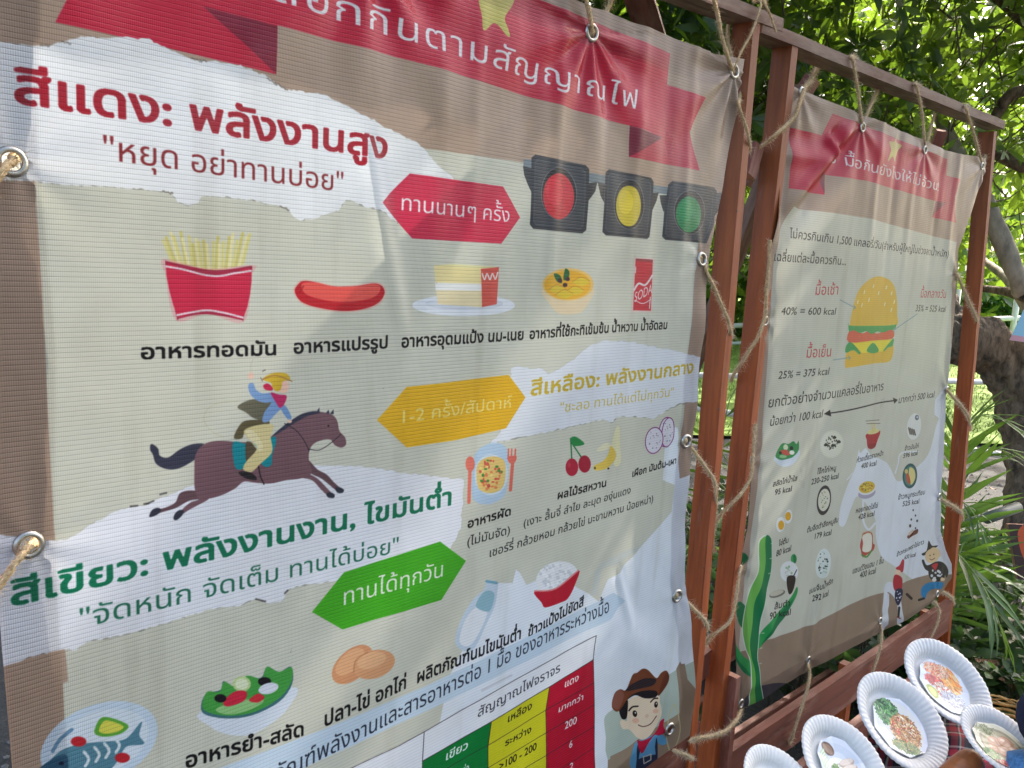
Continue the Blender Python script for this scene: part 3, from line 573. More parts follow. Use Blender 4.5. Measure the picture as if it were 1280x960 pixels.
    A.blob([(205, 690), (250, 600), (310, 540), (380, 455), (412, 400), (412, 440), (370, 520), (310, 600), (250, 680), (215, 730)], GM, n=4); A.blob([(310, 560), (385, 470), (400, 440), (360, 540), (290, 630), (225, 715)], GD, n=4)
    A.ell(397, 252, 16, 26, GM); A.line([(400, 235), (402, 268)], 12, GD)
    A.line([(330, 330), (332, 310), (350, 290)], 12, GM, sm=True)
    A.blob([(205, 240), (205, 160), (225, 132), (250, 126), (275, 140), (280, 200), (275, 320), (250, 430), (225, 560), (215, 680), (205, 780), (215, 860), (230, 1100), (150, 1100), (165, 900), (160, 800), (130, 720), (118, 620), (140, 500), (175, 380), (200, 300)], (230, 234, 226), n=5)
    A.blob([(212, 240), (210, 165), (228, 138), (250, 130), (274, 142), (278, 200), (273, 320), (248, 430), (222, 560), (212, 680), (202, 780), (212, 860), (228, 1100), (154, 1100), (170, 900), (165, 800), (136, 720), (122, 620), (144, 500), (180, 380), (204, 300)], GL, n=5)
    A.blob([(246, 132), (274, 142), (278, 200), (273, 320), (248, 430), (222, 560), (212, 680), (202, 780), (212, 860), (228, 1100), (190, 1100), (188, 860), (170, 780), (160, 700), (178, 600), (190, 480), (225, 370), (246, 260)], GD, n=5)
    for i in range(9): y = 170 + i * 80; A.line([(276 - i * 8, y), (286 - i * 8, y - 3)], 4, (206, 220, 190))
    A.ell(372, 320, 48, 56, (236, 238, 240)); A.speck(372, 318, 30, 26, [(206, 212, 200), (150, 190, 140)], 12, 6); A.blob([(360, 350), (404, 345), (398, 400), (382, 436), (366, 430)], (44, 32, 30), n=4); A.line([(392, 350), (412, 310)], 5, (44, 36, 36))
    A.ell(308, 438, 44, 18, (120, 116, 106), tilt=-18); A.ell(306, 434, 38, 13, (206, 200, 180), tilt=-18)
    A.ell(552, 275, 38, 80, (226, 234, 232), tilt=6); A.speck(552, 275, 28, 60, [(60, 70, 66), (180, 206, 186), (240, 244, 246)], 40, 4.5)
    T('ส้มตำ', (290, 522), (374, 500), 24); T('90 kcal', (258, 572), (378, 548), 26)
    T('ขนมจีนน้ำพริก', (478, 442), (604, 380), 22); T('292 kcal', (496, 480), (580, 446), 24)
    T('แซนด์วิชแฮม 1 ชิ้น', (704, 330), (874, 272), 22); T('400 kcal', (744, 354), (832, 326), 24)
    # girl in red and cowboy
    A.blob([(940, 300), (960, 285), (975, 255), (985, 262), (978, 320), (955, 312)], (196, 40, 60)); A.ell(952, 325, 16, 16, (240, 204, 176)); A.blob([(932, 340), (955, 338), (975, 360), (970, 415), (935, 420), (925, 385)], (186, 30, 52), n=4)
    A.blob([(940, 415), (972, 410), (978, 440), (955, 500), (935, 460)], (30, 34, 70), n=4); A.speck(955, 450, 14, 30, [(226, 226, 236)], 9, 4); A.line([(958, 510), (952, 560)], 11, (30, 28, 34)); A.line([(1000, 440), (1022, 462)], 14, (40, 26, 26)); A.line([(945, 560), (962, 568)], 6, (140, 30, 40))
    A.blob([(1075, 222), (1100, 205), (1110, 152), (1130, 180), (1160, 178), (1150, 190), (1120, 212), (1085, 232)], (22, 20, 26), n=3); A.ell(1128, 235, 36, 38, (238, 206, 160)); A.blob([(1095, 240), (1130, 190), (1165, 200), (1168, 240)], (238, 206, 160)); A.line([(1118, 250), (1130, 256), (1144, 246)], 3, (120, 60, 40), sm=True); A.ell(1120, 232, 3, 4, (30, 20, 20)); A.ell(1140, 226, 3, 4, (30, 20, 20))
    A.blob([(1075, 260), (1085, 255), (1105, 285), (1160, 262), (1200, 280), (1216, 320), (1205, 350), (1190, 325), (1150, 340), (1118, 320), (1090, 300)], (26, 22, 30), n=4)
    A.blob([(1118, 305), (1190, 300), (1192, 350), (1150, 372), (1118, 350)], (34, 30, 38), n=4); A.speck(1150, 332, 30, 24, [(230, 230, 236)], 11, 7); A.blob([(1128, 285), (1160, 272), (1148, 312), (1138, 300)], (196, 36, 56), n=3); A.ell(1184, 358, 12, 9, (240, 210, 170)); A.ell(1142, 362, 12, 10, (236, 230, 220))
    A.blob([(1075, 440), (1078, 405), (1110, 378), (1160, 372), (1190, 380), (1180, 410), (1140, 408), (1110, 430), (1095, 465)], (28, 130, 186), n=4); A.line([(1062, 470), (1090, 462)], 12, (26, 22, 26))
    return A

# ------------------------------------------------------------------ object helpers
def link(o, parent=None):
    COL.objects.link(o)
    if parent is not None: o.parent = parent
    return o
def tag(o, label=None, cat=None, group=None, kind=None):
    if label: o['label'] = label
    if cat: o['category'] = cat
    if group: o['group'] = group
    if kind: o['kind'] = kind
    return o
def empty(name, loc=(0, 0, 0)):
    o = bpy.data.objects.new(name, None); o.location = loc; o.empty_display_size = .05; return link(o)
def place(o, parent):
    """hang o (built in world coordinates) under a parent that stands at its own spot"""
    o.parent = parent; o.matrix_parent_inverse = Matrix.Translation(parent.location).inverted(); return o
def obj(name, verts, faces, mat, parent=None, smooth_=False, uv=None):
    m = bpy.data.meshes.new(name)
    m.from_pydata([tuple(v) for v in verts], [], [tuple(f) for f in faces]) if not isinstance(verts, np.ndarray) else m.from_pydata(verts.tolist(), [], faces.tolist() if isinstance(faces, np.ndarray) else faces)
    if mat: m.materials.append(mat)
    if smooth_: m.polygons.foreach_set('use_smooth', [True] * len(m.polygons))
    if uv is not None:
        l = m.uv_layers.new(name='print'); vi = np.zeros(len(m.loops), dtype=np.int32); m.loops.foreach_get('vertex_index', vi)
        l.data.foreach_set('uv', np.asarray(uv, np.float32)[vi].ravel())
    m.update()
    o = bpy.data.objects.new(name, m); link(o)
    if parent is not None: place(o, parent) if parent.type == 'EMPTY' else setattr(o, 'parent', parent)
    return o

# ------------------------------------------------------------------ materials
def mat(name):
    m = bpy.data.materials.new(name); m.use_nodes = True
    nt = m.node_tree; return m, nt, nt.nodes['Principled BSDF'], nt.nodes.new, nt.links.new
def ramp(N, stops):
    r = N('ShaderNodeValToRGB'); e = r.color_ramp.elements
    while len(e) < len(stops): e.new(0.5)
    for x, (p, c) in zip(e, stops): x.position = p; x.color = (*c, 1)
    return r
def noise_tex(N, L, scale, detail=5, rough_=.6, vec=None, stretch=None, coord='Object'):
    tc = N('ShaderNodeTexCoord'); mp = N('ShaderNodeMapping'); nz = N('ShaderNodeTexNoise')
    L(tc.outputs[coord], mp.inputs[0])
    if stretch: mp.inputs['Scale'].default_value = stretch
    L(mp.outputs[0], nz.inputs['Vector']); nz.inputs['Scale'].default_value = scale; nz.inputs['Detail'].default_value = detail; nz.inputs['Roughness'].default_value = rough_
    return nz
def bump(N, L, src, strength, dist, b, into=None):
    bp = N('ShaderNodeBump'); bp.inputs['Strength'].default_value = strength; bp.inputs['Distance'].default_value = dist
    L(src, bp.inputs['Height']); L(bp.outputs[0], b.inputs['Normal']); return bp
def simple(name, col, rough_=.6, var=.25, scale=30, metal=0.0, bmp=0.0, stretch=None):
    m, nt, b, N, L = mat(name); nz = noise_tex(N, L, scale, stretch=stretch)
    c = np.array(col); r = ramp(N, [(.3, tuple(c * (1 - var))), (.7, tuple(np.minimum(c * (1 + var), 1)))])
    L(nz.outputs[0], r.inputs[0]); L(r.outputs[0], b.inputs['Base Color'])
    b.inputs['Roughness'].default_value = rough_; b.inputs['Metallic'].default_value = metal
    if bmp: bump(N, L, nz.outputs[0], .6, bmp, b)
    return m

def wood_mat(name, dark, light, grey, greyness, rough_=.55, top=None):
    """stained board: grain along the board's own long (local Z) axis, weathered grey in patches"""
    m, nt, b, N, L = mat(name)
    fine = noise_tex(N, L, 55, 8, .65, stretch=(1, 1, .07)); broad = noise_tex(N, L, 9, 4, .55, stretch=(1, 1, .16))
    mix = N('ShaderNodeMath'); mix.operation = 'MULTIPLY_ADD'; mix.inputs[1].default_value = .55; L(fine.outputs[0], mix.inputs[0])
    m2 = N('ShaderNodeMath'); m2.operation = 'MULTIPLY'; m2.inputs[1].default_value = .45; L(broad.outputs[0], m2.inputs[0]); L(m2.outputs[0], mix.inputs[2])
    r = ramp(N, [(.30, dark), (.5, tuple((np.array(dark) + np.array(light)) / 2)), (.68, light)]); L(mix.outputs[0], r.inputs[0])
    pat = noise_tex(N, L, 16, 7, .7, stretch=(1, 1, .22)); pr = ramp(N, [(max(.0, .62 - greyness * .5), (0, 0, 0)), (min(1, .82 - greyness * .35), (1, 1, 1))]); L(pat.outputs[0], pr.inputs[0])
    mx = N('ShaderNodeMix'); mx.data_type = 'RGBA'; L(pr.outputs[0], mx.inputs[0]); L(r.outputs[0], mx.inputs[6]); mx.inputs[7].default_value = (*grey, 1)
    # knots
    vt = N('ShaderNodeTexVoronoi'); vm = N('ShaderNodeMapping'); vtc = N('ShaderNodeTexCoord'); L(vtc.outputs['Object'], vm.inputs[0]); vm.inputs['Scale'].default_value = (9, 9, 4.2); L(vm.outputs[0], vt.inputs['Vector']); vt.inputs['Scale'].default_value = 1.0
    kr = ramp(N, [(.06, (.22, .14, .10)), (.16, (1, 1, 1))]); L(vt.outputs['Distance'], kr.inputs[0])
    km = N('ShaderNodeMix'); km.data_type = 'RGBA'; km.blend_type = 'MULTIPLY'; km.inputs[0].default_value = .8; L(mx.outputs[2], km.inputs[6]); L(kr.outputs[0], km.inputs[7]); mx = km
    if top:                                        # upper ends of the posts have weathered to dull brown
        sz_ = N('ShaderNodeSeparateXYZ'); L(vtc.outputs['Object'], sz_.inputs[0]); wn_ = noise_tex(N, L, 9, 5, .6, stretch=(1, 1, .3))
        ma = N('ShaderNodeMath'); ma.operation = 'MULTIPLY_ADD'; ma.inputs[1].default_value = .5; L(wn_.outputs[0], ma.inputs[0]); L(sz_.outputs[2], ma.inputs[2])
        mr = N('ShaderNodeMapRange'); mr.inputs[1].default_value = 1.42; mr.inputs[2].default_value = 1.98; L(ma.outputs[0], mr.inputs[0])
        tm = N('ShaderNodeMix'); tm.data_type = 'RGBA'; tm.blend_type = 'MULTIPLY'; L(mr.outputs[0], tm.inputs[0]); L(mx.outputs[2], tm.inputs[6]); tm.inputs[7].default_value = (*top, 1); mx = tm
    cr = noise_tex(N, L, 38, 3, .5, stretch=(1, 1, .035)); crr = ramp(N, [(.28, (0.15, .15, .15)), (.34, (1, 1, 1))]); L(cr.outputs[0], crr.inputs[0])
    mu = N('ShaderNodeMix'); mu.data_type = 'RGBA'; mu.blend_type = 'MULTIPLY'; mu.inputs[0].default_value = .75; L(mx.outputs[2], mu.inputs[6]); L(crr.outputs[0], mu.inputs[7])
    L(mu.outputs[2], b.inputs['Base Color'])
    b.inputs['Roughness'].default_value = rough_
    ad = N('ShaderNodeMath'); ad.operation = 'MULTIPLY'; L(fine.outputs[0], ad.inputs[0]); L(crr.outputs[0], ad.inputs[1])
    bump(N, L, ad.outputs[0], .7, .0015, b)
    return m
WOOD = wood_mat('stained_wood', (.14, .025, .006), (.58, .130, .024), (.34, .18, .11), .08, .62, (.62, .80, 1.2))
WOOD_OLD = wood_mat('weathered_wood', (.06, .024, .014), (.21, .088, .050), (.28, .20, .15), .42, .7)
WOOD_RED = wood_mat('red_stained_wood', (.10, .030, .020), (.30, .095, .058), (.36, .20, .15), .25, .6)
END = wood_mat('sawn_wood_end', (.42, .19, .12), (.62, .32, .21), (.6, .4, .3), .1, .8)

def vinyl(name, img, coat):
    m, nt, b, N, L = mat(name)
    t = N('ShaderNodeTexImage'); t.image = img; t.interpolation = 'Cubic'; t.extension = 'EXTEND'
    uv = N('ShaderNodeUVMap'); uv.uv_map = 'print'; L(uv.outputs[0], t.inputs[0])
    # woven reinforcement: cross threads every 4.3 mm, finer uprights
    w = N('ShaderNodeUVMap'); w.uv_map = 'weave'; sp = N('ShaderNodeSeparateXYZ'); L(w.outputs[0], sp.inputs[0])
    def thread(src, pitch, width):
        a = N('ShaderNodeMath'); a.operation = 'DIVIDE'; a.inputs[1].default_value = pitch; L(src, a.inputs[0])
        f = N('ShaderNodeMath'); f.operation = 'FRACT'; L(a.outputs[0], f.inputs[0])
        c = N('ShaderNodeMath'); c.operation = 'SUBTRACT'; c.inputs[1].default_value = .5; L(f.outputs[0], c.inputs[0])
        d = N('ShaderNodeMath'); d.operation = 'ABSOLUTE'; L(c.outputs[0], d.inputs[0])
        e = N('ShaderNodeMapRange'); e.interpolation_type = 'SMOOTHSTEP'; e.inputs[1].default_value = width; e.inputs[2].default_value = 0.0; L(d.outputs[0], e.inputs[0]); return e
    h = thread(sp.outputs[1], .0043, .20); v = thread(sp.outputs[0], .0017, .3)
    add = N('ShaderNodeMath'); add.operation = 'MULTIPLY_ADD'; add.inputs[1].default_value = .3; L(v.outputs[0], add.inputs[0]); L(h.outputs[0], add.inputs[2])
    dk = N('ShaderNodeMath'); dk.operation = 'MULTIPLY'; dk.inputs[1].default_value = .22; L(add.outputs[0], dk.inputs[0])
    mx = N('ShaderNodeMix'); mx.data_type = 'RGBA'; mx.blend_type = 'MULTIPLY'; L(dk.outputs[0], mx.inputs[0]); L(t.outputs[0], mx.inputs[6]); mx.inputs[7].default_value = (.25, .25, .27, 1)
    # faint grime
    gn = N('ShaderNodeTexNoise'); gn.inputs['Scale'].default_value = 7; gn.inputs['Detail'].default_value = 8; L(w.outputs[0], gn.inputs['Vector'])
    gr = ramp(N, [(.35, (.86, .85, .82)), (.6, (1, 1, 1))]); L(gn.outputs[0], gr.inputs[0])
    m3 = N('ShaderNodeMix'); m3.data_type = 'RGBA'; m3.blend_type = 'MULTIPLY'; m3.inputs[0].default_value = .6; L(mx.outputs[2], m3.inputs[6]); L(gr.outputs[0], m3.inputs[7])
    st = N('ShaderNodeTexNoise'); stm = N('ShaderNodeMapping'); L(w.outputs[0], stm.inputs[0]); stm.inputs['Scale'].default_value = (26, 2.2, 1); L(stm.outputs[0], st.inputs['Vector']); st.inputs['Scale'].default_value = 1; st.inputs['Detail'].default_value = 6
    sr = ramp(N, [(.56, (1, 1, 1)), (.74, (.78, .76, .72))]); L(st.outputs[0], sr.inputs[0])
    m4 = N('ShaderNodeMix'); m4.data_type = 'RGBA'; m4.blend_type = 'MULTIPLY'; m4.inputs[0].default_value = .55; L(m3.outputs[2], m4.inputs[6]); L(sr.outputs[0], m4.inputs[7])
    dn = N('ShaderNodeTexNoise'); dn.inputs['Scale'].default_value = 95; dn.inputs['Detail'].default_value = 3; L(w.outputs[0], dn.inputs['Vector']); dr_ = ramp(N, [(.755, (1, 1, 1)), (.79, (.45, .42, .38))]); L(dn.outputs[0], dr_.inputs[0])
    m5 = N('ShaderNodeMix'); m5.data_type = 'RGBA'; m5.blend_type = 'MULTIPLY'; m5.inputs[0].default_value = .7; L(m4.outputs[2], m5.inputs[6]); L(dr_.outputs[0], m5.inputs[7])
    rr_ = N('ShaderNodeMapRange'); rr_.inputs[3].default_value = .20; rr_.inputs[4].default_value = .44; L(gn.outputs[0], rr_.inputs[0]); L(rr_.outputs[0], b.inputs['Roughness'])
    col = m5.outputs[2]
    L(col, b.inputs['Base Color']); b.inputs['IOR'].default_value = 1.40
    b.inputs['Coat Weight'].default_value = coat; b.inputs['Coat Roughness'].default_value = .12
    bp = N('ShaderNodeBump'); bp.inputs['Strength'].default_value = .5; bp.inputs['Distance'].default_value = .0006; bp.invert = True
    L(add.outputs[0], bp.inputs['Height']); L(bp.outputs[0], b.inputs['Normal'])
    tr = N('ShaderNodeBsdfTranslucent'); L(col, tr.inputs[0])
    ms = N('ShaderNodeMixShader'); ms.inputs[0].default_value = .44; L(b.outputs[0], ms.inputs[1]); L(tr.outputs[0], ms.inputs[2])
    L(ms.outputs[0], nt.nodes['Material Output'].inputs['Surface'])
    return m

def metal(name, col, r):
    m, nt, b, N, L = mat(name); nz = noise_tex(N, L, 300, 4); rr = ramp(N, [(.3, (r * .7,) * 3), (.75, (min(1, r * 1.7),) * 3)]); L(nz.outputs[0], rr.inputs[0]); L(rr.outputs[0], b.inputs['Roughness'])
    b.inputs['Base Color'].default_value = (*col, 1); b.inputs['Metallic'].default_value = 1; return m
STEEL = metal('nickel_plating', (.46, .44, .40), .28)
JUTE = simple('jute', (.56, .40, .22), .95, .45, 220, bmp=.0006)
JUTE_FIB = simple('jute_fibre', (.68, .54, .34), .9, .2, 60)

HEMM = simple('light_blocking_hem', (.05, .045, .042), .6, .15, 40)  # near-black colour makes the edge shade by stopping light from behind
# ------------------------------------------------------------------ boards
def board(name, p0, p1, w, d, m, parent, side, bev=.0015, seed=0, endm=None):
    """length along p0->p1 (local Z); w across 'side' direction, d across the third"""
    p0, p1 = Vector(p0), Vector(p1); z = (p1 - p0); Ln = z.length; z.normalize()
    x = Vector(side); x = (x - z * x.dot(z)).normalized(); y = z.cross(x)
    bm = bmesh.new(); n = max(2, int(Ln / .12)); g = random.Random(seed)
    rings = []
    for i in range(n + 1):
        ox, oy = g.uniform(-.0008, .0008), g.uniform(-.0008, .0008)
        rings.append([bm.verts.new((sx * w / 2 + ox, sy * d / 2 + oy, Ln * i / n)) for sx, sy in ((-1, -1), (1, -1), (1, 1), (-1, 1))])
    for a, b in zip(rings[:-1], rings[1:]):
        for k in range(4): bm.faces.new((a[k], a[(k + 1) % 4], b[(k + 1) % 4], b[k]))
    e0 = bm.faces.new(rings[0][::-1]); e1 = bm.faces.new(rings[-1])
    if endm: e0.material_index = 1; e1.material_index = 1
    bmesh.ops.bevel(bm, geom=[e for e in bm.edges if len(e.link_faces) == 2 and e.calc_face_angle(0) > 1], offset=bev, segments=2, affect='EDGES')
    me = bpy.data.meshes.new(name); bm.to_mesh(me); bm.free(); me.materials.append(m)
    if endm: me.materials.append(endm)
    o = bpy.data.objects.new(name, me); link(o)
    M = Matrix([[x[0], y[0], z[0], p0[0]], [x[1], y[1], z[1], p0[1]], [x[2], y[2], z[2], p0[2]], [0, 0, 0, 1]])
    if parent is not None: o.parent = parent; o.matrix_parent_inverse = Matrix.Translation(parent.location).inverted()
    o.matrix_world = M; o.matrix_basis = (Matrix.Translation(parent.location) if parent is not None else Matrix.Identity(4)) @ Matrix.Translation(-parent.location) @ M if parent is not None else M
    return o
def nail(parent, p, n, r=.0022):
    n = Vector(n).normalized(); u = n.orthogonal().normalized(); v = n.cross(u); P = Vector(p)
    vs = [P + n * .0008] + [P + (u * math.cos(t) + v * math.sin(t)) * r + n * .0003 for t in np.linspace(0, 2 * math.pi, 8, endpoint=False)]
    return obj('nail', vs, [(0, 1 + i, 1 + (i + 1) % 8) for i in range(8)], NAILM, parent)
NAILM = simple('rusty_nail', (.03, .02, .018), .6, .3, 200)

# ------------------------------------------------------------------ banners
def resample(p, n):
    p = np.array(p, float); d = np.r_[0, np.cumsum(np.hypot(*(np.diff(p, axis=0).T)))]; t = np.linspace(0, d[-1], n)
    return np.stack([np.interp(t, d, p[:, k]) for k in range(2)], 1)
def softened(p, it=2):
    for _ in range(it):
        q = p.copy(); q[1:-1] = (p[:-2] + 2 * p[1:-1] + p[2:]) / 4; p = q
    return p
def fbm(x, y, sc, seed):
    g = np.random.default_rng(seed); out = np.zeros_like(x); a = 1.0
    for o in range(4):
        for _ in range(5):
            th = g.uniform(0, math.pi * 2); f = sc * (1.9 ** o) * g.uniform(.7, 1.3)
            out += a * np.sin((x * math.cos(th) + y * math.sin(th)) * f * 6.283 + g.uniform(0, 6.28)) / 5
        a *= .5
    return out
def seg_ridge(X, Z, a, b, amp, w, skew=0.0):
    a = np.array(a); b = np.array(b); d = b - a; L = np.hypot(*d); d = d / L; n = np.array([-d[1], d[0]])
    u = (X - a[0]) * d[0] + (Z - a[1]) * d[1]; v = (X - a[0]) * n[0] + (Z - a[1]) * n[1]
    fade = np.clip((u / L + .12) / .25, 0, 1) * np.clip((1.12 - u / L) / .35, 0, 1)
    return amp * fade * (np.exp(-(v / w) ** 2) - skew * np.exp(-((v - 1.8 * w) / (1.5 * w)) ** 2))

def make_banner(name, sheet, top, right, bottom, left, nu, nv, relief, grommets, hem_w, art, img_name, gr, bulge):
    """top/bottom run left to right, left/right run top to bottom, in sheet coordinates (s, z)"""
    T, B = softened(resample(top, nu + 1)), softened(resample(bottom, nu + 1)); Lf, Rt = softened(resample(left, nv + 1)), softened(resample(right, nv + 1))
    Lf[0], Lf[-1], Rt[0], Rt[-1] = T[0], B[0], T[-1], B[-1]
    u = np.linspace(0, 1, nu + 1)[None, :, None]; v = np.linspace(0, 1, nv + 1)[:, None, None]
    P = (1 - v) * T[None] + v * B[None] + (1 - u) * Lf[:, None] + u * Rt[:, None] - ((1 - u) * (1 - v) * T[0] + u * (1 - v) * T[-1] + (1 - u) * v * B[0] + u * v * B[-1])
    S, Z = P[..., 0], P[..., 1]
    rel = relief(S, Z)                                   # towards the viewer, metres
    # distance to the outline (for the hem and its little step)
    W3 = sheet.o[None, None] + S[..., None] * sheet.e
    V = np.stack([W3[..., 0], W3[..., 1], Z], -1)
    V[..., :2] += rel[..., None] * sheet.n
    bl = bulge(S, Z)                                      # slack cloth standing proud of the plane of the frame
    k = bl / (sheet.o @ -sheet.n * 1.0)
    eye = np.array([0, 0, CAMZ]); V = eye + (V - eye) * (1 - np.abs(k))[..., None]
    V = V.reshape(-1, 3)
    ii, jj = np.meshgrid(np.arange(nv), np.arange(nu), indexing='ij')
    idx = lambda i, j: i * (nu + 1) + j
    Fc = np.stack([idx(ii, jj), idx(ii + 1, jj), idx(ii + 1, jj + 1), idx(ii, jj + 1)], -1).reshape(-1, 4)
    cs = (S[:-1, :-1] + S[1:, 1:]).reshape(-1) / 2; cz = (Z[:-1, :-1] + Z[1:, 1:]).reshape(-1) / 2
    keep = np.ones(len(Fc), bool)
    for (gs, gz) in grommets: keep &= (cs - gs) ** 2 + (cz - gz) ** 2 > (gr * .62) ** 2
    uv = np.stack([(S - art.s0) / (art.s1 - art.s0), (Z - art.z0) / (art.z1 - art.z0)], -1).reshape(-1, 2)
    m = vinyl(name + '_vinyl', art.image(img_name), .28 if img_name == 'print_one' else .12)
    o = obj(name, V, Fc[keep], m, None, True, uv)
    me = o.data
    def weave(me_):
        l = me_.uv_layers.new(name='weave'); vi = np.zeros(len(me_.loops), dtype=np.int32); me_.loops.foreach_get('vertex_index', vi)
        l.data.foreach_set('uv', np.stack([S, Z], -1).reshape(-1, 2).astype(np.float32)[vi].ravel())
    weave(me)
    # hem: strip behind the edge, coloured near-black to darken it by blocking light from behind
    wu = hem_w / (np.hypot(*(T[-1] - T[0]))); wv = hem_w / (np.hypot(*(Lf[-1] - Lf[0])))
    uu = ((jj + .5) / nu).reshape(-1); vv = ((ii + .5) / nv).reshape(-1)
    hk = keep & ((uu < wu) | (uu > 1 - wu) | (vv < wv) | (vv > 1 - wv))
    V2 = V.copy(); V2[:, :2] -= sheet.n * .0012
    h = obj('hem', V2, Fc[hk], HEMM, None, True, uv); h.parent = o
    # seam ridge is read from the relief; grommets
    for (gs, gz) in grommets:
        dd = (S - gs) ** 2 + (Z - gz) ** 2; i, j = np.unravel_index(np.argmin(dd), dd.shape)
        c = Vector(V.reshape(nv + 1, nu + 1, 3)[i, j].tolist())
        a = Vector(V.reshape(nv + 1, nu + 1, 3)[min(i + 4, nv), j].tolist()) - Vector(V.reshape(nv + 1, nu + 1, 3)[max(i - 4, 0), j].tolist())
        b = Vector(V.reshape(nv + 1, nu + 1, 3)[i, min(j + 4, nu)].tolist()) - Vector(V.reshape(nv + 1, nu + 1, 3)[i, max(j - 4, 0)].tolist())
        n = a.cross(b).normalized()
        if n.y > 0: n = -n
        grommet(o, c, n, gr)
        GPOS.append(c)
    return o
GPOS = []
_gm = {}
def grommet(parent, c, n, r):
    if r not in _gm:
        prof = [(.60, -.10), (.58, .02), (.60, .12), (.68, .20), (.78, .21), (.90, .15), (1.0, .04), (1.01, -.02), (.9, -.02), (.62, -.10)]
        vs, fs, N_ = [], [], 28
        for k in range(N_):
            t = 2 * math.pi * k / N_
            for pr, pz in prof: vs.append((pr * r * math.cos(t), pr * r * math.sin(t), pz * r))
        m_ = len(prof)
        for k in range(N_):
            for q in range(m_ - 1):
                a, b = k * m_ + q, ((k + 1) % N_) * m_ + q; fs.append((a, b, b + 1, a + 1))
        me = bpy.data.meshes.new('grommet'); me.from_pydata(vs, [], fs); me.materials.append(STEEL); me.polygons.foreach_set('use_smooth', [True] * len(fs)); _gm[r] = me
    o = bpy.data.objects.new('grommet', _gm[r]); link(o); o.parent = parent
    q = n.to_track_quat('Z', 'Y'); o.matrix_local = Matrix.Translation(c + n * .0006) @ q.to_matrix().to_4x4() @ Matrix.Rotation(random.uniform(0, 6), 4, 'Z')
    return o

def sm(x, a, b):
    t = np.clip((x - a) / (b - a), 0, 1); return t * t * (3 - 2 * t)
def PX(sheet, pts): return sheet.sz(pts)

# banner one --------------------------------------------------------
A1 = art_one()
t1 = [tuple(x) for x in PX(S1, [(740, 9), (760, 14), (787, 27), (815, 36), (850, 51), (892, 67), (930, 74)])]
r1 = [tuple(x) for x in PX(S1, [(930, 74), (926, 98), (921, 133), (914, 179), (906, 225), (894, 280), (886, 322), (884, 360), (880, 413), (872, 490), (867, 540), (861, 600), (857, 660), (855, 712), (861, 761), (867, 820), (869, 861), (868, 885), (862, 919)])]
zt = t1[0][1]
g_top = [tuple(x) for x in PX(S1, [(740, 40), (917, 90)])]
dgt = g_top[1][0] - g_top[0][0]
g_top = [(g_top[0][0] - dgt * k, g_top[0][1] + .012 * k) for k in (2, 1)] + g_top
top1 = [(.146, zt + .03), (.3, zt + .026), (.5, zt + .016), (.7, zt + .006)] + t1
zb = r1[-1][1]
bot1 = [(.150, zb + .015), (.4, zb - .004), (.7, zb - .01), (1.0, zb - .012), (r1[-1][0] - .06, zb - .002), r1[-1]]
left1 = [top1[0], (.150, 1.75), (.142, 1.57), (.150, 1.4), (.143, 1.24), (.1455, 1.12), (.148, 1.03), (.144, .8), bot1[0]]
g_r = [tuple(x) for x in PX(S1, [(877, 323), (858, 551), (847, 745)])]
g_l = [tuple(x) for x in PX(S1, [(16, 200), (38, 682)])]
g_l2 = [(.17, g_l[1][1] - .32)]
g_b = [(.19, zb + .045), (.52, zb + .02), (.86, zb + .02), (1.2, zb + .04)]
G1 = g_top + g_r + g_l + g_l2 + g_b
def relief1(S, Z):
    h = .0016 * fbm(S, Z, 1.1, 11) + .0007 * fbm(S * 1.0, Z * .35, 6.0, 12) * sm(Z, 1.3, 1.75)
    h += .0008 * fbm(S, Z * .5, 9, 14)
    for (gs, gz) in g_top:                                    # pleats fanning down from the top eyelets
        r = np.hypot(S - gs, Z - gz) + 1e-6; th = np.arctan2(S - gs, -(Z - gz))
        h += .0052 * np.cos(th * 9 + 1.3 * gs * 10) * np.clip(r / .05, 0, 1) * np.exp(-r / .15) * (np.cos(th) > -.2)
    for (gs, gz) in g_r + g_l:
        r = np.hypot(S - gs, Z - gz) + 1e-6; th = np.arctan2(S - gs, -(Z - gz))
        h += .0013 * np.cos(th * 7) * np.clip(r / .04, 0, 1) * np.exp(-r / .07)
    # long soft drapes under the ribbon
    for x0, w, a in ((.60, .018, .0030), (.655, .012, .0022), (.74, .020, -.0030), (.80, .012, .0032), (.90, .016, -.0026), (.97, .014, .0030), (1.04, .018, -.0028), (1.10, .012, .0022), (.44, .020, .0016), (.34, .02, -.0013)):
        dx = S - x0 - .05 * (1.75 - Z) * (x0 - .8)
        h += .8 * a * np.exp(-(dx / w) ** 2) * sm(Z, 1.30, 1.62)
    h += seg_ridge(S, Z, (1.00, 1.01), (1.05, .90), .006, .012, .8)         # crease by the fruit captions
    h += seg_ridge(S, Z, (.50, 1.62), (.56, 1.40), .003, .012, .5)
    h += seg_ridge(S, Z, (.95, .95), (1.16, .80), .004, .03, .5) + seg_ridge(S, Z, (1.02, .62), (1.20, .86), .004, .03, .5)
    h += .0016 * np.sin(Z * 46) * sm(S, 1.08, 1.2) * (Z < 1.5)
    return h
def bulge1(S, Z): return .75 * .030 * sm(S, 1.0, 1.25) * sm(-Z, -1.7, -1.3)
ban1 = make_banner('hanging_banner', S1, top1, r1, bot1, left1, 330, 390, relief1, G1, .047, A1, 'print_one', .0125, bulge1)
tag(ban1, 'larger Thai food banner in front with three traffic lights and a galloping horse rider', 'banner', 'vinyl nutrition banners laced into the wooden frames')

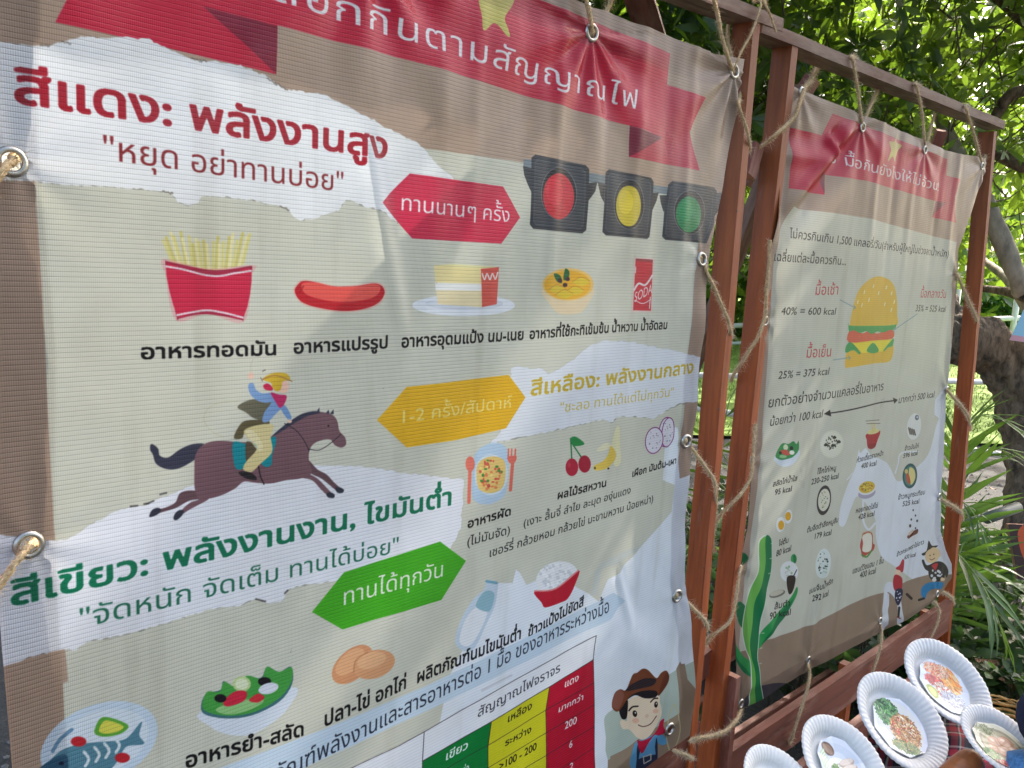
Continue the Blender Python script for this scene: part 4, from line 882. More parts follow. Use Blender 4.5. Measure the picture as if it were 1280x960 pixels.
# banner two --------------------------------------------------------
A2 = art_two()
top2 = [tuple(x) for x in PX(S2, [(993, 108), (1023, 121), (1048, 131), (1078, 144), (1092, 148), (1109, 155), (1136, 167), (1160, 177), (1184, 188), (1202, 193), (1219, 195), (1233, 198)])]
right2 = [tuple(x) for x in PX(S2, [(1233, 198), (1233, 212), (1225, 237), (1214.6, 266), (1206, 291), (1198.5, 311), (1197, 352), (1193, 400), (1188, 450), (1183, 495), (1181, 562), (1177, 619), (1175, 663), (1181, 687), (1189, 705), (1190, 722), (1179, 738), (1163, 755)])]
bot2 = [tuple(x) for x in PX(S2, [(922, 889), (952, 874), (979, 857), (991, 850), (1012, 838), (1064, 810), (1101, 790), (1134, 775), (1163, 755)])]
left2 = [tuple(x) for x in PX(S2, [(993, 108), (988, 140), (982, 175), (977, 212), (973, 250), (966, 290), (959, 337), (957, 394), (952, 450), (945, 506), (941, 544), (939, 600), (935, 660), (925, 705), (921, 742), (919, 785), (920, 830), (922, 889)])]
G2px = [(1003, 116), (1078, 158), (1157, 188), (1228, 208), (1197, 345), (1184, 488), (1174, 622), (1171, 742), (1099.7, 776), (1010, 826), (925, 712), (953, 402), (938, 575), (926, 880)]
G2 = [tuple(x) for x in PX(S2, G2px)]
def relief2(S, Z):
    h = .003 * fbm(S, Z, 1.2, 21) + .0008 * fbm(S, Z * .4, 7, 22)
    for (gs, gz) in G2[:4]:
        r = np.hypot(S - gs, Z - gz) + 1e-6; th = np.arctan2(S - gs, -(Z - gz))
        h += .0026 * np.cos(th * 8 + gs * 9) * np.clip(r / .05, 0, 1) * np.exp(-r / .14)
    for (gs, gz) in G2[4:]:
        r = np.hypot(S - gs, Z - gz) + 1e-6; th = np.arctan2(S - gs, Z - gz)
        h += .0020 * np.cos(th * 7) * np.clip(r / .04, 0, 1) * np.exp(-r / .08)
    q = PX(S2, [(1066, 156), (988, 258), (975, 190), (1036, 170), (1042, 200), (965, 300)])
    h += seg_ridge(S, Z, q[0], q[1], .011, .018, .9)             # the big glossy crease in the top left corner
    h += seg_ridge(S, Z, q[2], q[4], .005, .016, .8)
    h += seg_ridge(S, Z, q[3], q[4], .010, .014, .6)
    h += seg_ridge(S, Z, q[2] + np.array([-.02, .05]), q[5], .012, .02, .6)
    for x0, a in ((.42, .003), (.52, -.003), (.62, .0026), (.78, -.003), (.88, .003)): h += a * np.exp(-((S - x0) / .016) ** 2) * sm(Z, 1.35, 1.7)
    h += seg_ridge(S, Z, (.35, .62), (.42, .85), .004, .02, .5) + seg_ridge(S, Z, (.2, .7), (.05, .95), .004, .02, .5)
    return h
def bulge2(S, Z): return .75 * (.012 * sm(S, .1, .5) + .025 * sm(S, .5, 1.2) * sm(-Z, -1.5, -.8))
ban2 = make_banner('hanging_banner', S2, top2, right2, bot2, left2, 330, 330, relief2, G2, .040, A2, 'print_two', .0105, bulge2)
tag(ban2, 'farther Thai calorie banner with a hamburger, small food pictures and a green cactus', 'banner', 'vinyl nutrition banners laced into the wooden frames')

# ------------------------------------------------------------------ frames
PD, PW = .040, .021            # post depth (Y) and width (X)
def corner(sheet, px, py):     # front-left corner of a post as (s,z)
    return sheet.sz([(px, py)])[0]
fr1 = empty('banner_stand', (1.26, .77, 0)); tag(fr1, 'reddish wooden frame that holds the larger traffic light banner', 'banner stand', 'wooden banner stands')
fr2 = empty('banner_stand', (1.40, .77, 0)); tag(fr2, 'reddish wooden frame with planked base that holds the hamburger banner', 'banner stand', 'wooden banner stands')
def post(fr, sheet, a, b, zt, zb, mt, w=PW, d=PD, back=0.0, seed=0):
    """a, b: two photo points on its front-left edge; extended from zt down to zb"""
    A, B = corner(sheet, *a), corner(sheet, *b); k = (A[0] - B[0]) / (A[1] - B[1])
    P = [sheet.world(A[0] + (z - A[1]) * k + w / 2, z, -d / 2 - back) for z in (zb, zt)]
    side = (sheet.e[0], sheet.e[1], 0)
    return board('post', P[0], P[1], w, d, mt, fr, side, .0016, seed, END)
post(fr1, S1, (935.5, 104), (883, 700), 1.915, .02, WOOD, seed=1)
post(fr2, S2, (985, 104), (920, 700), 1.905, .02, WOOD, seed=2)
post(fr2, S2, (1239.5, 203), (1199.5, 640), 1.905, .02, WOOD, seed=3)
board('post', (.075, .77, .02), (.075, .77, 1.915), PW, PD, WOOD, fr1, (1, 0, 0), seed=4, endm=END)
# top rails lie flat on the posts
def rail(fr, sheet, a, b, th, dep, s0, s1, seed, mt=WOOD_OLD):
    A, B = sheet.sz([a])[0], sheet.sz([b])[0]; k = (B[1] - A[1]) / (B[0] - A[0])
    f = lambda s: A[1] + (s - A[0]) * k + th / 2
    return board('top_rail', sheet.world(s0, f(s0), -dep / 2 + .003), sheet.world(s1, f(s1), -dep / 2 + .003), dep, th, mt, fr, (sheet.n[0], sheet.n[1], 0), .0018, seed, END)
rA = S1.sz([(978, 31)])[0]
rail(fr1, S1, (880, 2), (976, 40), .021, .047, .02, S1.sz([(977, 30)])[0][0], 5)
eR = S2.sz([(1254, 160)])[0][0]; sL = S2.sz([(951, 36)])[0][0]
rail(fr2, S2, (1058.7, 84), (1200, 140), .021, .047, sL, eR, 6)
# back legs and braces
def strut(fr, name, a, b, w, d, side, mt, seed): return board(name, a, b, w, d, mt, fr, side, .0016, seed, END)
T1 = at(800, -10, .82); strut(fr1, 'back_leg', at(786, -42, .83), at(872, 220, 1.12), .045, .022, (1, -.4, 0), WOOD_OLD, 7)
T2 = at(1000, 76, .83); strut(fr2, 'back_leg', at(1016, 97, .79), at(930, 230, .90), .038, .024, (1, .2, 0), WOOD_RED, 8)
strut(fr2, 'back_leg', at(1002, 108, .785), Vector((1.50, 1.38, .02)), .040, .022, (1, 0, 0), WOOD_OLD, 9)
strut(fr2, 'back_leg', at(1177, 163, .765), Vector((2.62, 1.34, .02)), .036, .024, (1, .6, 0), WOOD_RED, 10)
strut(fr1, 'back_leg', Vector((.09, .80, 1.90)), Vector((.09, 1.35, .02)), .022, .04, (1, 0, 0), WOOD_OLD, 30)
# planked base of the second frame
def plank(fr, sheet, name, s0, s1, zt, h, th, out, mt, seed, slope=0.0):
    return board(name, sheet.world(s0, zt - h / 2, out - th / 2), sheet.world(s1, zt - h / 2 + slope, out - th / 2), h, th, mt, fr, (0, 0, 1), .0016, seed, END)
pa = S2.sz([(916, 934), (1181, 754)])
ztop = float(pa[:, 1].mean())
OUT2 = .012
plank(fr2, S2, 'plank', pa[0][0] - .04, pa[1][0] + .03, float(pa[0][1]) + .004, .098, .020, OUT2, WOOD_RED, 11, float(pa[1][1] - pa[0][1]))
plank(fr2, S2, 'plank', pa[0][0] - .06, pa[1][0] + .03, ztop - .175, .098, .020, OUT2, WOOD_RED, 12)
plank(fr2, S2, 'plank', pa[0][0] - .06, pa[1][0] + .03, ztop - .345, .098, .020, OUT2, WOOD_RED, 13)
for k, z in enumerate((ztop + .004, ztop - .172, ztop - .342)):
    plank(fr2, S2, 'plank', .02, 1.24, z, .098, .020, -.30, WOOD_RED, 14 + k)
for s in (.10, .66, 1.20):
    board('batten', S2.world(s, .02, -.03), S2.world(s, ztop - .02, -.03), .028, .034, WOOD, fr2, (1, 0, 0), .0015, 20 + int(s * 10), END)
for k, (s, z) in enumerate(((.13, ztop - .03), (.13, ztop - .075), (.69, ztop - .03), (.69, ztop - .075), (1.0, ztop - .03), (1.15, ztop - .06))):
    nail(fr2, S2.world(s, z, OUT2), (S2.n[0], S2.n[1], 0))
# stub post beside the left post, capped with pale sawn wood
q = S2.sz([(913, 842)])[0]
board('stub_post', S2.world(q[0], .02, .006), S2.world(q[0], q[1], .006), .016, .026, WOOD_RED, fr2, (1, 0, 0), .0016, 31, END)
# base of the first frame
for k, z in enumerate((.565, .40, .24)):
    board('plank', (.02, .765, z), (1.315, .765, z), .098, .020, WOOD_RED, fr1, (0, 0, 1), .0016, 40 + k, END)
board('block', at(875, 812, .80), at(875, 842, .80), .05, .035, WOOD_RED, fr1, (1, 0, 0), .0016, 44, END)
board('block', at(934, 196, .79) + Vector((0, 0, -.035)), at(936, 196, .79) + Vector((0.012, 0, .022)), .03, .028, WOOD_RED, fr1, (1, 0, 0), .0016, 45, END)
for z in (1.6, 1.25, .95, .62): nail(fr1, at(885, 900, .76) * 0 + Vector((1.262, .7495, z)), (0, -1, 0))

# ------------------------------------------------------------------ jute ropes
def crom(pts, step):
    P = [Vector(p) for p in pts]; out = []
    for i in range(len(P) - 1):
        a, b, c, d = P[max(i - 1, 0)], P[i], P[i + 1], P[min(i + 2, len(P) - 1)]
        n = max(2, int((c - b).length / step))
        for k in range(n):
            t = k / n; out.append(.5 * ((2 * b) + (c - a) * t + (2 * a - 5 * b + 4 * c - d) * t * t + (3 * b - a - 3 * c + d) * t ** 3))
    out.append(P[-1]); return out
def rope(label, pts, r=.0030, group='jute ropes tying the banners to the frames', fuzz=260, seed=1, taper=False):
    r *= .98; C = crom(pts, .0035); g = random.Random(seed); n = len(C)
    T = [(C[min(i + 1, n - 1)] - C[max(i - 1, 0)]).normalized() for i in range(n)]
    N0 = T[0].orthogonal().normalized(); fr = []
    for t in T:
        N0 = (N0 - t * N0.dot(t)).normalized(); fr.append((N0.copy(), t.cross(N0)))
    vs, fs = [], []; K = 6; s = 0.0; lens = [0.0]
    for i in range(1, n): s += (C[i] - C[i - 1]).length; lens.append(s)
    for st in range(3):
        b0 = len(vs)
        for i in range(n):
            ph = lens[i] / .0125 * 2 * math.pi + st * 2.094; u, v = fr[i]
            rr = r * (1 + .12 * math.sin(lens[i] * 90 + st))
            c = C[i] + (u * math.cos(ph) + v * math.sin(ph)) * rr * .50
            for k in range(K):
                a = 2 * math.pi * k / K; vs.append(c + (u * math.cos(a) + v * math.sin(a)) * rr * .62)
        for i in range(n - 1):
            for k in range(K):
                a = b0 + i * K + k; b = b0 + i * K + (k + 1) % K; fs.append((a, b, b + K, a + K))
    o = obj('jute_rope', [tuple(v) for v in vs], fs, JUTE, None, True)
    tag(o, label, 'rope', group)
    # loose fibres
    vs, fs = [], []; cnt = int(1.5 * fuzz * s / .1)
    for _ in range(cnt):
        i = g.randrange(1, n - 1); u, v = fr[i]; a = g.uniform(0, 6.283); d = (u * math.cos(a) + v * math.sin(a)); p = C[i] + d * r * .95
        L = g.expovariate(1 / .0042) + .0015; L = min(L, .018)
        q = (d * g.uniform(.3, 1) + T[i] * g.uniform(-1.4, 1.4)).normalized(); w = T[i].cross(d) * .00021
        m_ = p + q * L * .5 + Vector((g.uniform(-1, 1), g.uniform(-1, 1), g.uniform(-1, 1))) * L * .12; e = m_ + (q + Vector((0, 0, -.3))).normalized() * L * .5
        b = len(vs); vs += [tuple(p - w), tuple(p + w), tuple(m_ + w * .8), tuple(m_ - w * .8), tuple(e)]; fs += [(b, b + 1, b + 2, b + 3), (b + 3, b + 2, b + 4)]
    f = obj('loose_fibres', vs, fs, JUTE_FIB); f.parent = o; tag(f, kind='stuff')
    return o
def g1(px, py, out=.004): q = S1.sz([(px, py)])[0]; return S1.world(q[0], q[1], out)
def g2(px, py, out=.004): q = S2.sz([(px, py)])[0]; return S2.world(q[0], q[1], out)
def on1(px, py, Y): return at(px, py, Y)
RF = .744
# banner one: top eyelet rope (mid), top right double, three side lacings
rope('jute rope looped through the middle top eyelet of the traffic light banner', [at(727, -60, .80), at(731, -25, .742), at(733, 0, .741), at(737, 18, .742), at(740, 36, .746), at(742, 42, .758), at(752, 26, .775), at(764, 2, .79), at(778, -30, .80)], .0032, seed=2)
rope('jute rope from the top right eyelet of the traffic light banner up over the rail', [at(878, -44, .80), at(889, -12, .742), at(896, 15, .741), at(901, 40, .741), at(908, 66, .741), at(914, 84, .745), at(916, 90, .756), at(914, 70, .775), at(910, 48, .79), at(911, 20, .80)], .0032, seed=3)
rope('thin jute cord knotted over the end of the first top rail', [at(917, 86, .744), at(928, 62, .738), at(938, 44, .738), at(946, 24, .738), at(951, 6, .738), at(949, -1, .742), at(942, 1, .752), at(952, -4, .752), at(957, 6, .737), at(964, 22, .737), at(970, 40, .737)], .0018, seed=4)
rope('jute rope wound down the post between the banners near the top', [at(927, 104, .775), at(925, 122, .758), at(923, 130, .742), at(928, 146, .741), at(933, 160, .741), at(936, 174, .744), at(937, 186, .757), at(932, 190, .775)], .0027, seed=5)
def lace(label, g, pts, r=.0030, seed=1):
    rope(label, [at(g[0] - 3, g[1] - 6, .765), at(g[0], g[1], .752), at(g[0] + 3, g[1] + 4, .742)] + pts, r, seed=seed)
lace('jute rope from the upper right eyelet of the traffic light banner round the post', (877, 325), [at(884, 342, .738), at(894, 362, .738), at(903, 384, .738), at(910, 400, .739), at(913, 412, .744), at(913, 422, .760), at(908, 424, .785)], seed=6)
lace('jute rope from the middle right eyelet of the traffic light banner round the post', (858, 552), [at(865, 561, .737), at(876, 576, .737), at(886, 590, .738), at(893, 602, .740), at(895, 622, .748), at(893, 645, .765)], seed=7)
lace('jute rope from the lower right eyelet of the traffic light banner round the post', (847, 745), [at(855, 750, .737), at(866, 760, .737), at(876, 770, .738), at(882, 778, .742), at(884, 786, .757), at(880, 790, .78)], seed=8)
rope('thick jute rope end at the foot of the post joining both banners', [at(926, 884, .755), at(924, 893, .740), at(918, 903, .722), at(908, 913, .716), at(896, 918, .714), at(884, 921, .714), at(872, 923, .716), at(864, 926, .735)], .0038, seed=9, fuzz=420)
rope('frayed jute rope stub under the lower right corner of the traffic light banner', [at(842, 938, .745), at(850, 941, .728), at(858, 944, .724), at(866, 949, .724)], .0032, seed=10, fuzz=500)
# left eyelets, rope leaves the picture
rope('jute rope coming out of the upper left eyelet of the traffic light banner', [at(18, 196, .772), at(16, 201, .752), at(11, 205, .744), at(3, 214, .741), at(-12, 235, .745), at(-40, 262, .77)], .0040, seed=11, fuzz=200)
rope('jute rope hanging leftwards from the lower left eyelet of the traffic light banner', [at(45, 676, .775), at(39, 682, .756), at(32, 688, .741), at(24, 698, .737), at(14, 711, .737), at(2, 728, .738), at(-14, 744, .745), at(-40, 770, .77)], .0036, seed=12, fuzz=200)
# banner two
def out2(px, py, o): return S2.hit(px, py, o)
def Y2(px, py, Y): return at(px, py, Y)
rope('pale jute rope from the top left corner of the hamburger banner round its post', [out2(1022, 84, -.06), out2(1014, 100, -.03), out2(1007, 108, -.008), out2(1003, 118, .004), out2(999, 130, .009), out2(994, 144, .010), out2(984, 156, .009), out2(970, 168, .008), at(958, 178, .765), at(945, 188, .783), at(936, 200, .80), at(934, 206, .82)], .0035, seed=13, fuzz=420)
for k, (gx, gy, a, b, lab) in enumerate((((1078, 158, [(1064, 72), (1066, 74), (1068, 86), (1072, 110), (1075, 135)], [(1085, 140), (1092, 124), (1097, 112)], 'jute rope over the rail left of the star on the hamburger banner')),
        (1157, 188, [(1143, 106), (1146, 109), (1149, 122), (1153, 145), (1155, 170)], [(1161, 172), (1164, 158), (1168, 142)], 'jute rope over the rail right of the star on the hamburger banner'),
        (1228, 208, [(1206, 133), (1208, 137), (1212, 150), (1218, 170), (1224, 192)], [(1231, 198), (1233, 188), (1235, 178)], 'jute rope over the rail at the top right corner of the hamburger banner'))):
    up = [out2(a[0][0] + 6, a[0][1] + 3, -.03), out2(a[0][0], a[0][1], .006)] + [out2(x, y, .009) for x, y in a[1:]]
    rope(lab, [out2(b[-1][0] - 10, b[-1][1] - 22, -.052), out2(b[-1][0] - 14, b[-1][1] - 34, -.03)][:1] + up + [out2(gx, gy, .004), out2(gx + 1, gy + 1, -.006)] + [out2(x, y, -.012 - .016 * i) for i, (x, y) in enumerate(b)], .0030, seed=20 + k, fuzz=330)
rope('jute rope wrapped round the left post of the hamburger banner at burger height', [out2(962, 300, .008), out2(961, 330, .008), out2(958, 365, .008), out2(957, 392, .008), out2(951, 412, .010), at(946, 424, .745), at(938, 436, .752), at(929, 450, .765), at(921, 462, .780), at(916, 470, .79), at(914, 476, .80)], .0034, seed=30, fuzz=420)
rope('jute rope wrapped round the left post of the hamburger banner beside the salad picture', [out2(944, 530, .008), out2(942, 556, .008), out2(940, 580, .009), out2(938, 598, .010), out2(930, 612, .008), at(922, 622, .745), at(912, 632, .755), at(903, 641, .768), at(896, 650, .782), at(892, 660, .79), at(891, 676, .80), at(894, 690, .80)], .0034, seed=31, fuzz=420)
rope('jute rope from the eyelet beside the green cactus round the left post', [out2(928, 706, -.01), out2(925, 713, .004), out2(923, 726, .008), out2(920, 745, .010), out2(917, 764, .010), out2(912, 777, .008), at(902, 786, .747), at(892, 793, .757), at(884, 799, .775), at(881, 806, .79)], .0032, seed=32, fuzz=420)
for (gx, gy, p, lab, sd) in ((1197, 345, [(1203, 358), (1210, 375), (1218, 392), (1221, 400)], 'jute rope from the upper right eyelet of the hamburger banner round the far post', 33), (1184, 488, [(1192, 497), (1202, 508), (1210, 520), (1212, 530)], 'jute rope from the middle right eyelet of the hamburger banner round the far post', 34), (1174, 622, [(1180, 626), (1190, 632), (1199, 638), (1202, 642)], 'jute rope from the lower right eyelet of the hamburger banner round the far post', 35), (1171, 741, [(1178, 740), (1184, 743), (1190, 748)], 'short jute rope behind the lower right corner of the hamburger banner', 36)):
    rope(lab, [out2(gx - 3, gy - 4, -.01), out2(gx, gy, .02)] + [out2(x, y, .024 - .008 * i) for i, (x, y) in enumerate(p)] + [out2(p[-1][0] + 1, p[-1][1] + 8, -.02)], .0032, seed=sd, fuzz=420)
for (pts, lab, sd) in (([(1009, 829, -.01), (1010, 832, .010), (1012, 843, .016), (1010, 858, .024), (1004, 878, .026), (997, 900, .026), (991, 918, .026), (986, 930, .010)], 'jute rope from the bottom left eyelet of the hamburger banner over the plank', 37),
        ([(1099, 778, -.01), (1100, 781, .010), (1102, 792, .018), (1101, 806, .026), (1097, 822, .026), (1092, 836, .026), (1088, 850, .022)], 'jute rope from the bottom middle eyelet of the hamburger banner over the plank', 38),
        ([(1166, 752, -.01), (1170, 755, .020), (1174, 764, .028), (1172, 778, .030), (1166, 792, .030), (1160, 806, .026)], 'jute rope tied at the bottom right corner of the hamburger banner over the plank', 39)):
    rope(lab, [out2(*p) for p in pts], .0034, seed=sd, fuzz=380)

# ------------------------------------------------------------------ paper plates on the sloping stand
def at_o(px, py, d):
    v = R @ np.array([(px - CX) / F * d, -(py - CY) / F * d, -d]); return Vector((v[0], v[1], v[2] + CAMZ))
PAPER = simple('plate_paper', (.74, .73, .71), .55, .04, 60, bmp=.0004)
PN = Vector((-.1, -.58, .8)).normalized()
class Flat(Art):
    """free canvas 0..200 units each way, for the printed food cut-outs"""
    def __init__(self, base, n=420):
        self.W = self.H = n; self.im = np.empty((n, n, 3), np.float32); self.im[:] = self.c(base); self.v = (0, 0, 1.0)
    def to_c(self, p): p = self._px(p); return np.stack([p[:, 0] * self.W / 200, self.H - p[:, 1] * self.H / 200], 1)
def crumbs(A, cx, cy, rx, ry, cols, n, w, l, seed, ang=None):
    g = np.random.default_rng(seed)
    for _ in range(n):
        t, q = g.uniform(0, 6.283), math.sqrt(g.uniform(0, 1)); x, y = cx + rx * q * math.cos(t), cy + ry * q * math.sin(t)
        a = g.uniform(0, 3.14) if ang is None else g.normal(ang, .35); L = g.uniform(.4, 1) * l
        c = np.array(cols[g.integers(len(cols))]) * g.uniform(.78, 1.15)
        m = (x + g.normal(0, 1.2), y + g.normal(0, 1.2))
        A.line(smooth([(x - L * math.cos(a), y - L * math.sin(a)), m, (x + L * math.cos(a), y + L * math.sin(a))], 3, False), w * g.uniform(.6, 1.3), np.clip(c, 0, 255))
def food_c():
    A = Flat((226, 230, 236))
    A.ell(108, 100, 86, 84, (214, 220, 230)); A.ell(104, 98, 78, 76, (228, 224, 206), a=.6)
    crumbs(A, 66, 64, 42, 36, [(60, 120, 62), (40, 96, 48), (96, 156, 80), (28, 70, 36), (130, 180, 110)], 520, 4.5, 9, 1)
    crumbs(A, 122, 108, 46, 52, [(206, 150, 84), (222, 180, 120), (176, 116, 60), (236, 206, 160), (150, 92, 50)], 900, 3.2, 7, 2)
    crumbs(A, 112, 160, 44, 18, [(70, 116, 48), (110, 140, 60), (46, 84, 36), (160, 150, 80)], 240, 3.6, 8, 3)
    crumbs(A, 120, 100, 38, 40, [(206, 84, 50), (190, 60, 40), (240, 220, 190)], 40, 3.2, 5, 4)
    return A
def food_d():
    A = Flat((222, 228, 236)); A.ell(100, 100, 90, 90, (208, 216, 226))
    crumbs(A, 118, 70, 44, 42, [(232, 150, 60), (240, 180, 90), (220, 120, 50), (246, 210, 150)], 520, 4, 16, 5, .9)
    crumbs(A, 86, 44, 46, 22, [(232, 160, 110), (240, 200, 170), (214, 110, 70)], 300, 3, 9, 6)
    crumbs(A, 70, 84, 34, 16, [(196, 60, 56), (214, 90, 80)], 130, 5, 7, 7); crumbs(A, 96, 116, 30, 30, [(236, 224, 214), (214, 190, 170), (200, 80, 60), (230, 200, 160)], 330, 4.5, 6, 8)
    crumbs(A, 120, 140, 38, 30, [(226, 230, 240), (190, 196, 210), (150, 150, 160)], 240, 3, 9, 9)
    A.blob([(28, 118), (48, 108), (70, 122), (66, 150), (50, 158), (32, 142)], (150, 168, 60)); A.blob([(36, 122), (50, 116), (62, 126), (60, 144), (50, 150), (38, 140)], (198, 208, 110))
    return A
def food_b():
    A = Flat((216, 222, 232)); A.ell(100, 110, 84, 82, (204, 212, 224)); A.ell(96, 128, 54, 56, (238, 236, 230))
    crumbs(A, 92, 140, 44, 48, [(246, 244, 238), (226, 220, 208), (206, 196, 180)], 600, 3, 5, 10)
    A.ell(62, 52, 27, 20, (120, 96, 84), tilt=15); A.ell(62, 52, 21, 14, (156, 126, 104), tilt=15)
    for i in range(5): A.ell(30 + i * 3, 74 + i * 8, 22, 7, (196, 214, 176), tilt=-50); A.ell(31 + i * 3, 74 + i * 8, 17, 4, (226, 236, 214), tilt=-50)
    for i in range(6): A.ell(128 + i * 7, 84 + i * 17, 32, 13, (200, 176, 156), tilt=-22); A.ell(127 + i * 7, 81 + i * 17, 29, 9, (232, 214, 198), tilt=-22)
    crumbs(A, 78, 112, 14, 16, [(96, 140, 60), (130, 166, 84)], 60, 3, 7, 11); return A
def food_e():
    A = Flat((226, 222, 206)); A.ell(100, 100, 92, 88, (206, 204, 176)); A.ell(104, 100, 74, 72, (150, 142, 116)); A.ell(104, 102, 66, 64, (186, 176, 140))
    for x, y, r in ((92, 84, 26), (132, 78, 27), (112, 118, 30), (72, 110, 20), (150, 112, 24)): A.ell(x, y, r, r * .9, (196, 140, 108)); A.ell(x - 3, y - 4, r * .78, r * .66, (222, 176, 146)); A.ell(x - 7, y - 9, r * .3, r * .22, (240, 210, 188))
    crumbs(A, 46, 140, 26, 22, [(96, 150, 70), (60, 116, 50), (140, 186, 110)], 160, 4, 9, 12); crumbs(A, 80, 170, 40, 12, [(206, 70, 60), (230, 120, 100)], 90, 4, 6, 13)
    crumbs(A, 70, 40, 40, 14, [(96, 110, 66), (130, 140, 90)], 70, 3, 12, 14); return A
def food_a():
    A = Flat((228, 232, 240)); A.ell(100, 120, 70, 60, (214, 190, 140)); crumbs(A, 100, 120, 60, 50, [(206, 150, 84), (236, 210, 160), (120, 150, 80)], 500, 4, 8, 15); return A
def photo_mat(name, art):
    m, nt, b, N, L = mat(name); t = N('ShaderNodeTexImage'); t.image = art.image(name)
    uv = N('ShaderNodeUVMap'); uv.uv_map = 'print'; L(uv.outputs[0], t.inputs[0]); L(t.outputs[0], b.inputs['Base Color']); b.inputs['Roughness'].default_value = .32; return m
_pl = {}
def plate_mesh():
    if 'p' not in _pl:
        NS, vs, fs = 216, [], []
        prof = [(0, 0), (.35, .000), (.60, .001), (.66, .004), (.70, .012), (.75, .020), (.82, .025), (.90, .029), (.96, .030), (.99, .029), (1.0, .026)]
        vs.append((0, 0, 0))
        for r, z in prof[1:]:
            a = sm(np.array(r), .62, .80) * .0014
            for k in range(NS):
                t = 2 * math.pi * k / NS; fl = math.sin(t * 54); vs.append((r * .115 * math.cos(t), r * .115 * math.sin(t), z + a * fl * .8))
        for k in range(NS): fs.append((0, 1 + k, 1 + (k + 1) % NS))
        for q in range(len(prof) - 2):
            for k in range(NS): a, b = 1 + q * NS + k, 1 + q * NS + (k + 1) % NS; fs.append((a, a + NS, b + NS, b))
        me = bpy.data.meshes.new('paper_plate'); me.from_pydata(vs, [], fs); me.materials.append(PAPER); me.polygons.foreach_set('use_smooth', [True] * len(fs)); _pl['p'] = me
    return _pl['p']
def paper_plate(px, py, d, mj, ratio, ang, art, label, name, spin=0.0, cut=.070, cx=0, cy=0, sides=11, seed=0):
    P = at_o(px, py, d); v = (Vector((0, 0, CAMZ)) - P).normalized(); a = rad(ang)
    md = Vector((R @ np.array([math.sin(a), math.cos(a), 0])).tolist()); md = (md - v * md.dot(v)).normalized(); n = v * ratio + md * math.sqrt(1 - ratio ** 2)
    k = mj / F * d / .23
    up = Vector((0, 0, 1)); y = (up - n * up.dot(n)).normalized(); x = y.cross(n)
    M = Matrix([[x[0], y[0], n[0], P[0]], [x[1], y[1], n[1], P[1]], [x[2], y[2], n[2], P[2]], [0, 0, 0, 1]]) @ Matrix.Rotation(spin, 4, 'Z') @ Matrix.Diagonal((k, k, k, 1)) @ Matrix.Translation((0, 0, -.022))
    pm = plate_mesh().copy(); gg = random.Random(seed * 7 + 1); aa, bb, cc_ = gg.uniform(0, 6), gg.uniform(.0015, .0035), gg.uniform(0, 40)
    for v_ in pm.vertices:
        r_ = v_.co.xy.length / .115; t_ = math.atan2(v_.co.y, v_.co.x); v_.co.z += r_ * r_ * (bb * math.cos(2 * t_ + aa) + .0022 * noise.noise((math.cos(t_) * 2, math.sin(t_) * 2, cc_)))
    o = bpy.data.objects.new('paper_plate', pm); link(o); o.matrix_world = M
    tag(o, label, 'paper plate', 'paper plates with food pictures')
    g = random.Random(seed); vs, fs, uv = [(cx, cy, .0035)], [], [(.5, .5)]
    K = sides * 2; rs = [cut * g.uniform(.95, 1.05) for _ in range(K)]
    for rr in (.5, 1.0):
        for i in range(K):
            t = 2 * math.pi * i / K; r = rs[i] * rr * (1 if i % 2 == 0 or rr < 1 else .975)
            vs.append((cx + r * math.cos(t), cy + r * math.sin(t), .0035 + (.0015 + .0055 * rr ** 2 + g.uniform(0, .0018)) * rr)); uv.append((.5 + r / cut * .46 * math.cos(t), .5 + r / cut * .46 * math.sin(t)))
    for i in range(K):
        j = (i + 1) % K; fs.append((0, 1 + i, 1 + j)); fs.append((1 + i, 1 + K + i, 1 + K + j, 1 + j))
    me = bpy.data.meshes.new('food_picture'); me.from_pydata(vs, [], fs); l = me.uv_layers.new(name='print')
    vi = np.zeros(len(me.loops), dtype=np.int32); me.loops.foreach_get('vertex_index', vi); l.data.foreach_set('uv', np.array(uv, np.float32)[vi].ravel()); me.materials.append(photo_mat(name, art))
    c = bpy.data.objects.new('food_picture', me); link(c); c.parent = o
    sd = c.modifiers.new('thickness', 'SOLIDIFY'); sd.thickness = .0008
    return o
paper_plate(977, 992, 1.36, 122, .64, 60, food_a(), 'white paper plate lowest on the left with only its rim showing', 'food_print_a', 0, .06, seed=1)
paper_plate(1055, 956, 1.45, 126, .66, 58, food_b(), 'white paper plate showing white rice with sliced chicken and cucumber', 'food_print_b', -.5, .066, .006, .004, seed=2)
paper_plate(1126, 901, 1.597, 126, .66, 58, food_c(), 'white paper plate showing fried rice beside dark green leaves', 'food_print_c', -.55, .070, .004, -.006, 9, seed=3)
paper_plate(1184, 853, 1.72, 117, .62, 53, food_d(), 'white paper plate showing orange noodles with a lime wedge', 'food_print_d', -.5, .068, .0, -.004, 10, seed=4)
paper_plate(1254, 928, 1.49, 107, .56, 40, food_e(), 'white paper plate showing brown meatballs in a bowl at the lower right corner', 'food_print_e', -.5, .074, .0, -.002, 12, seed=5)

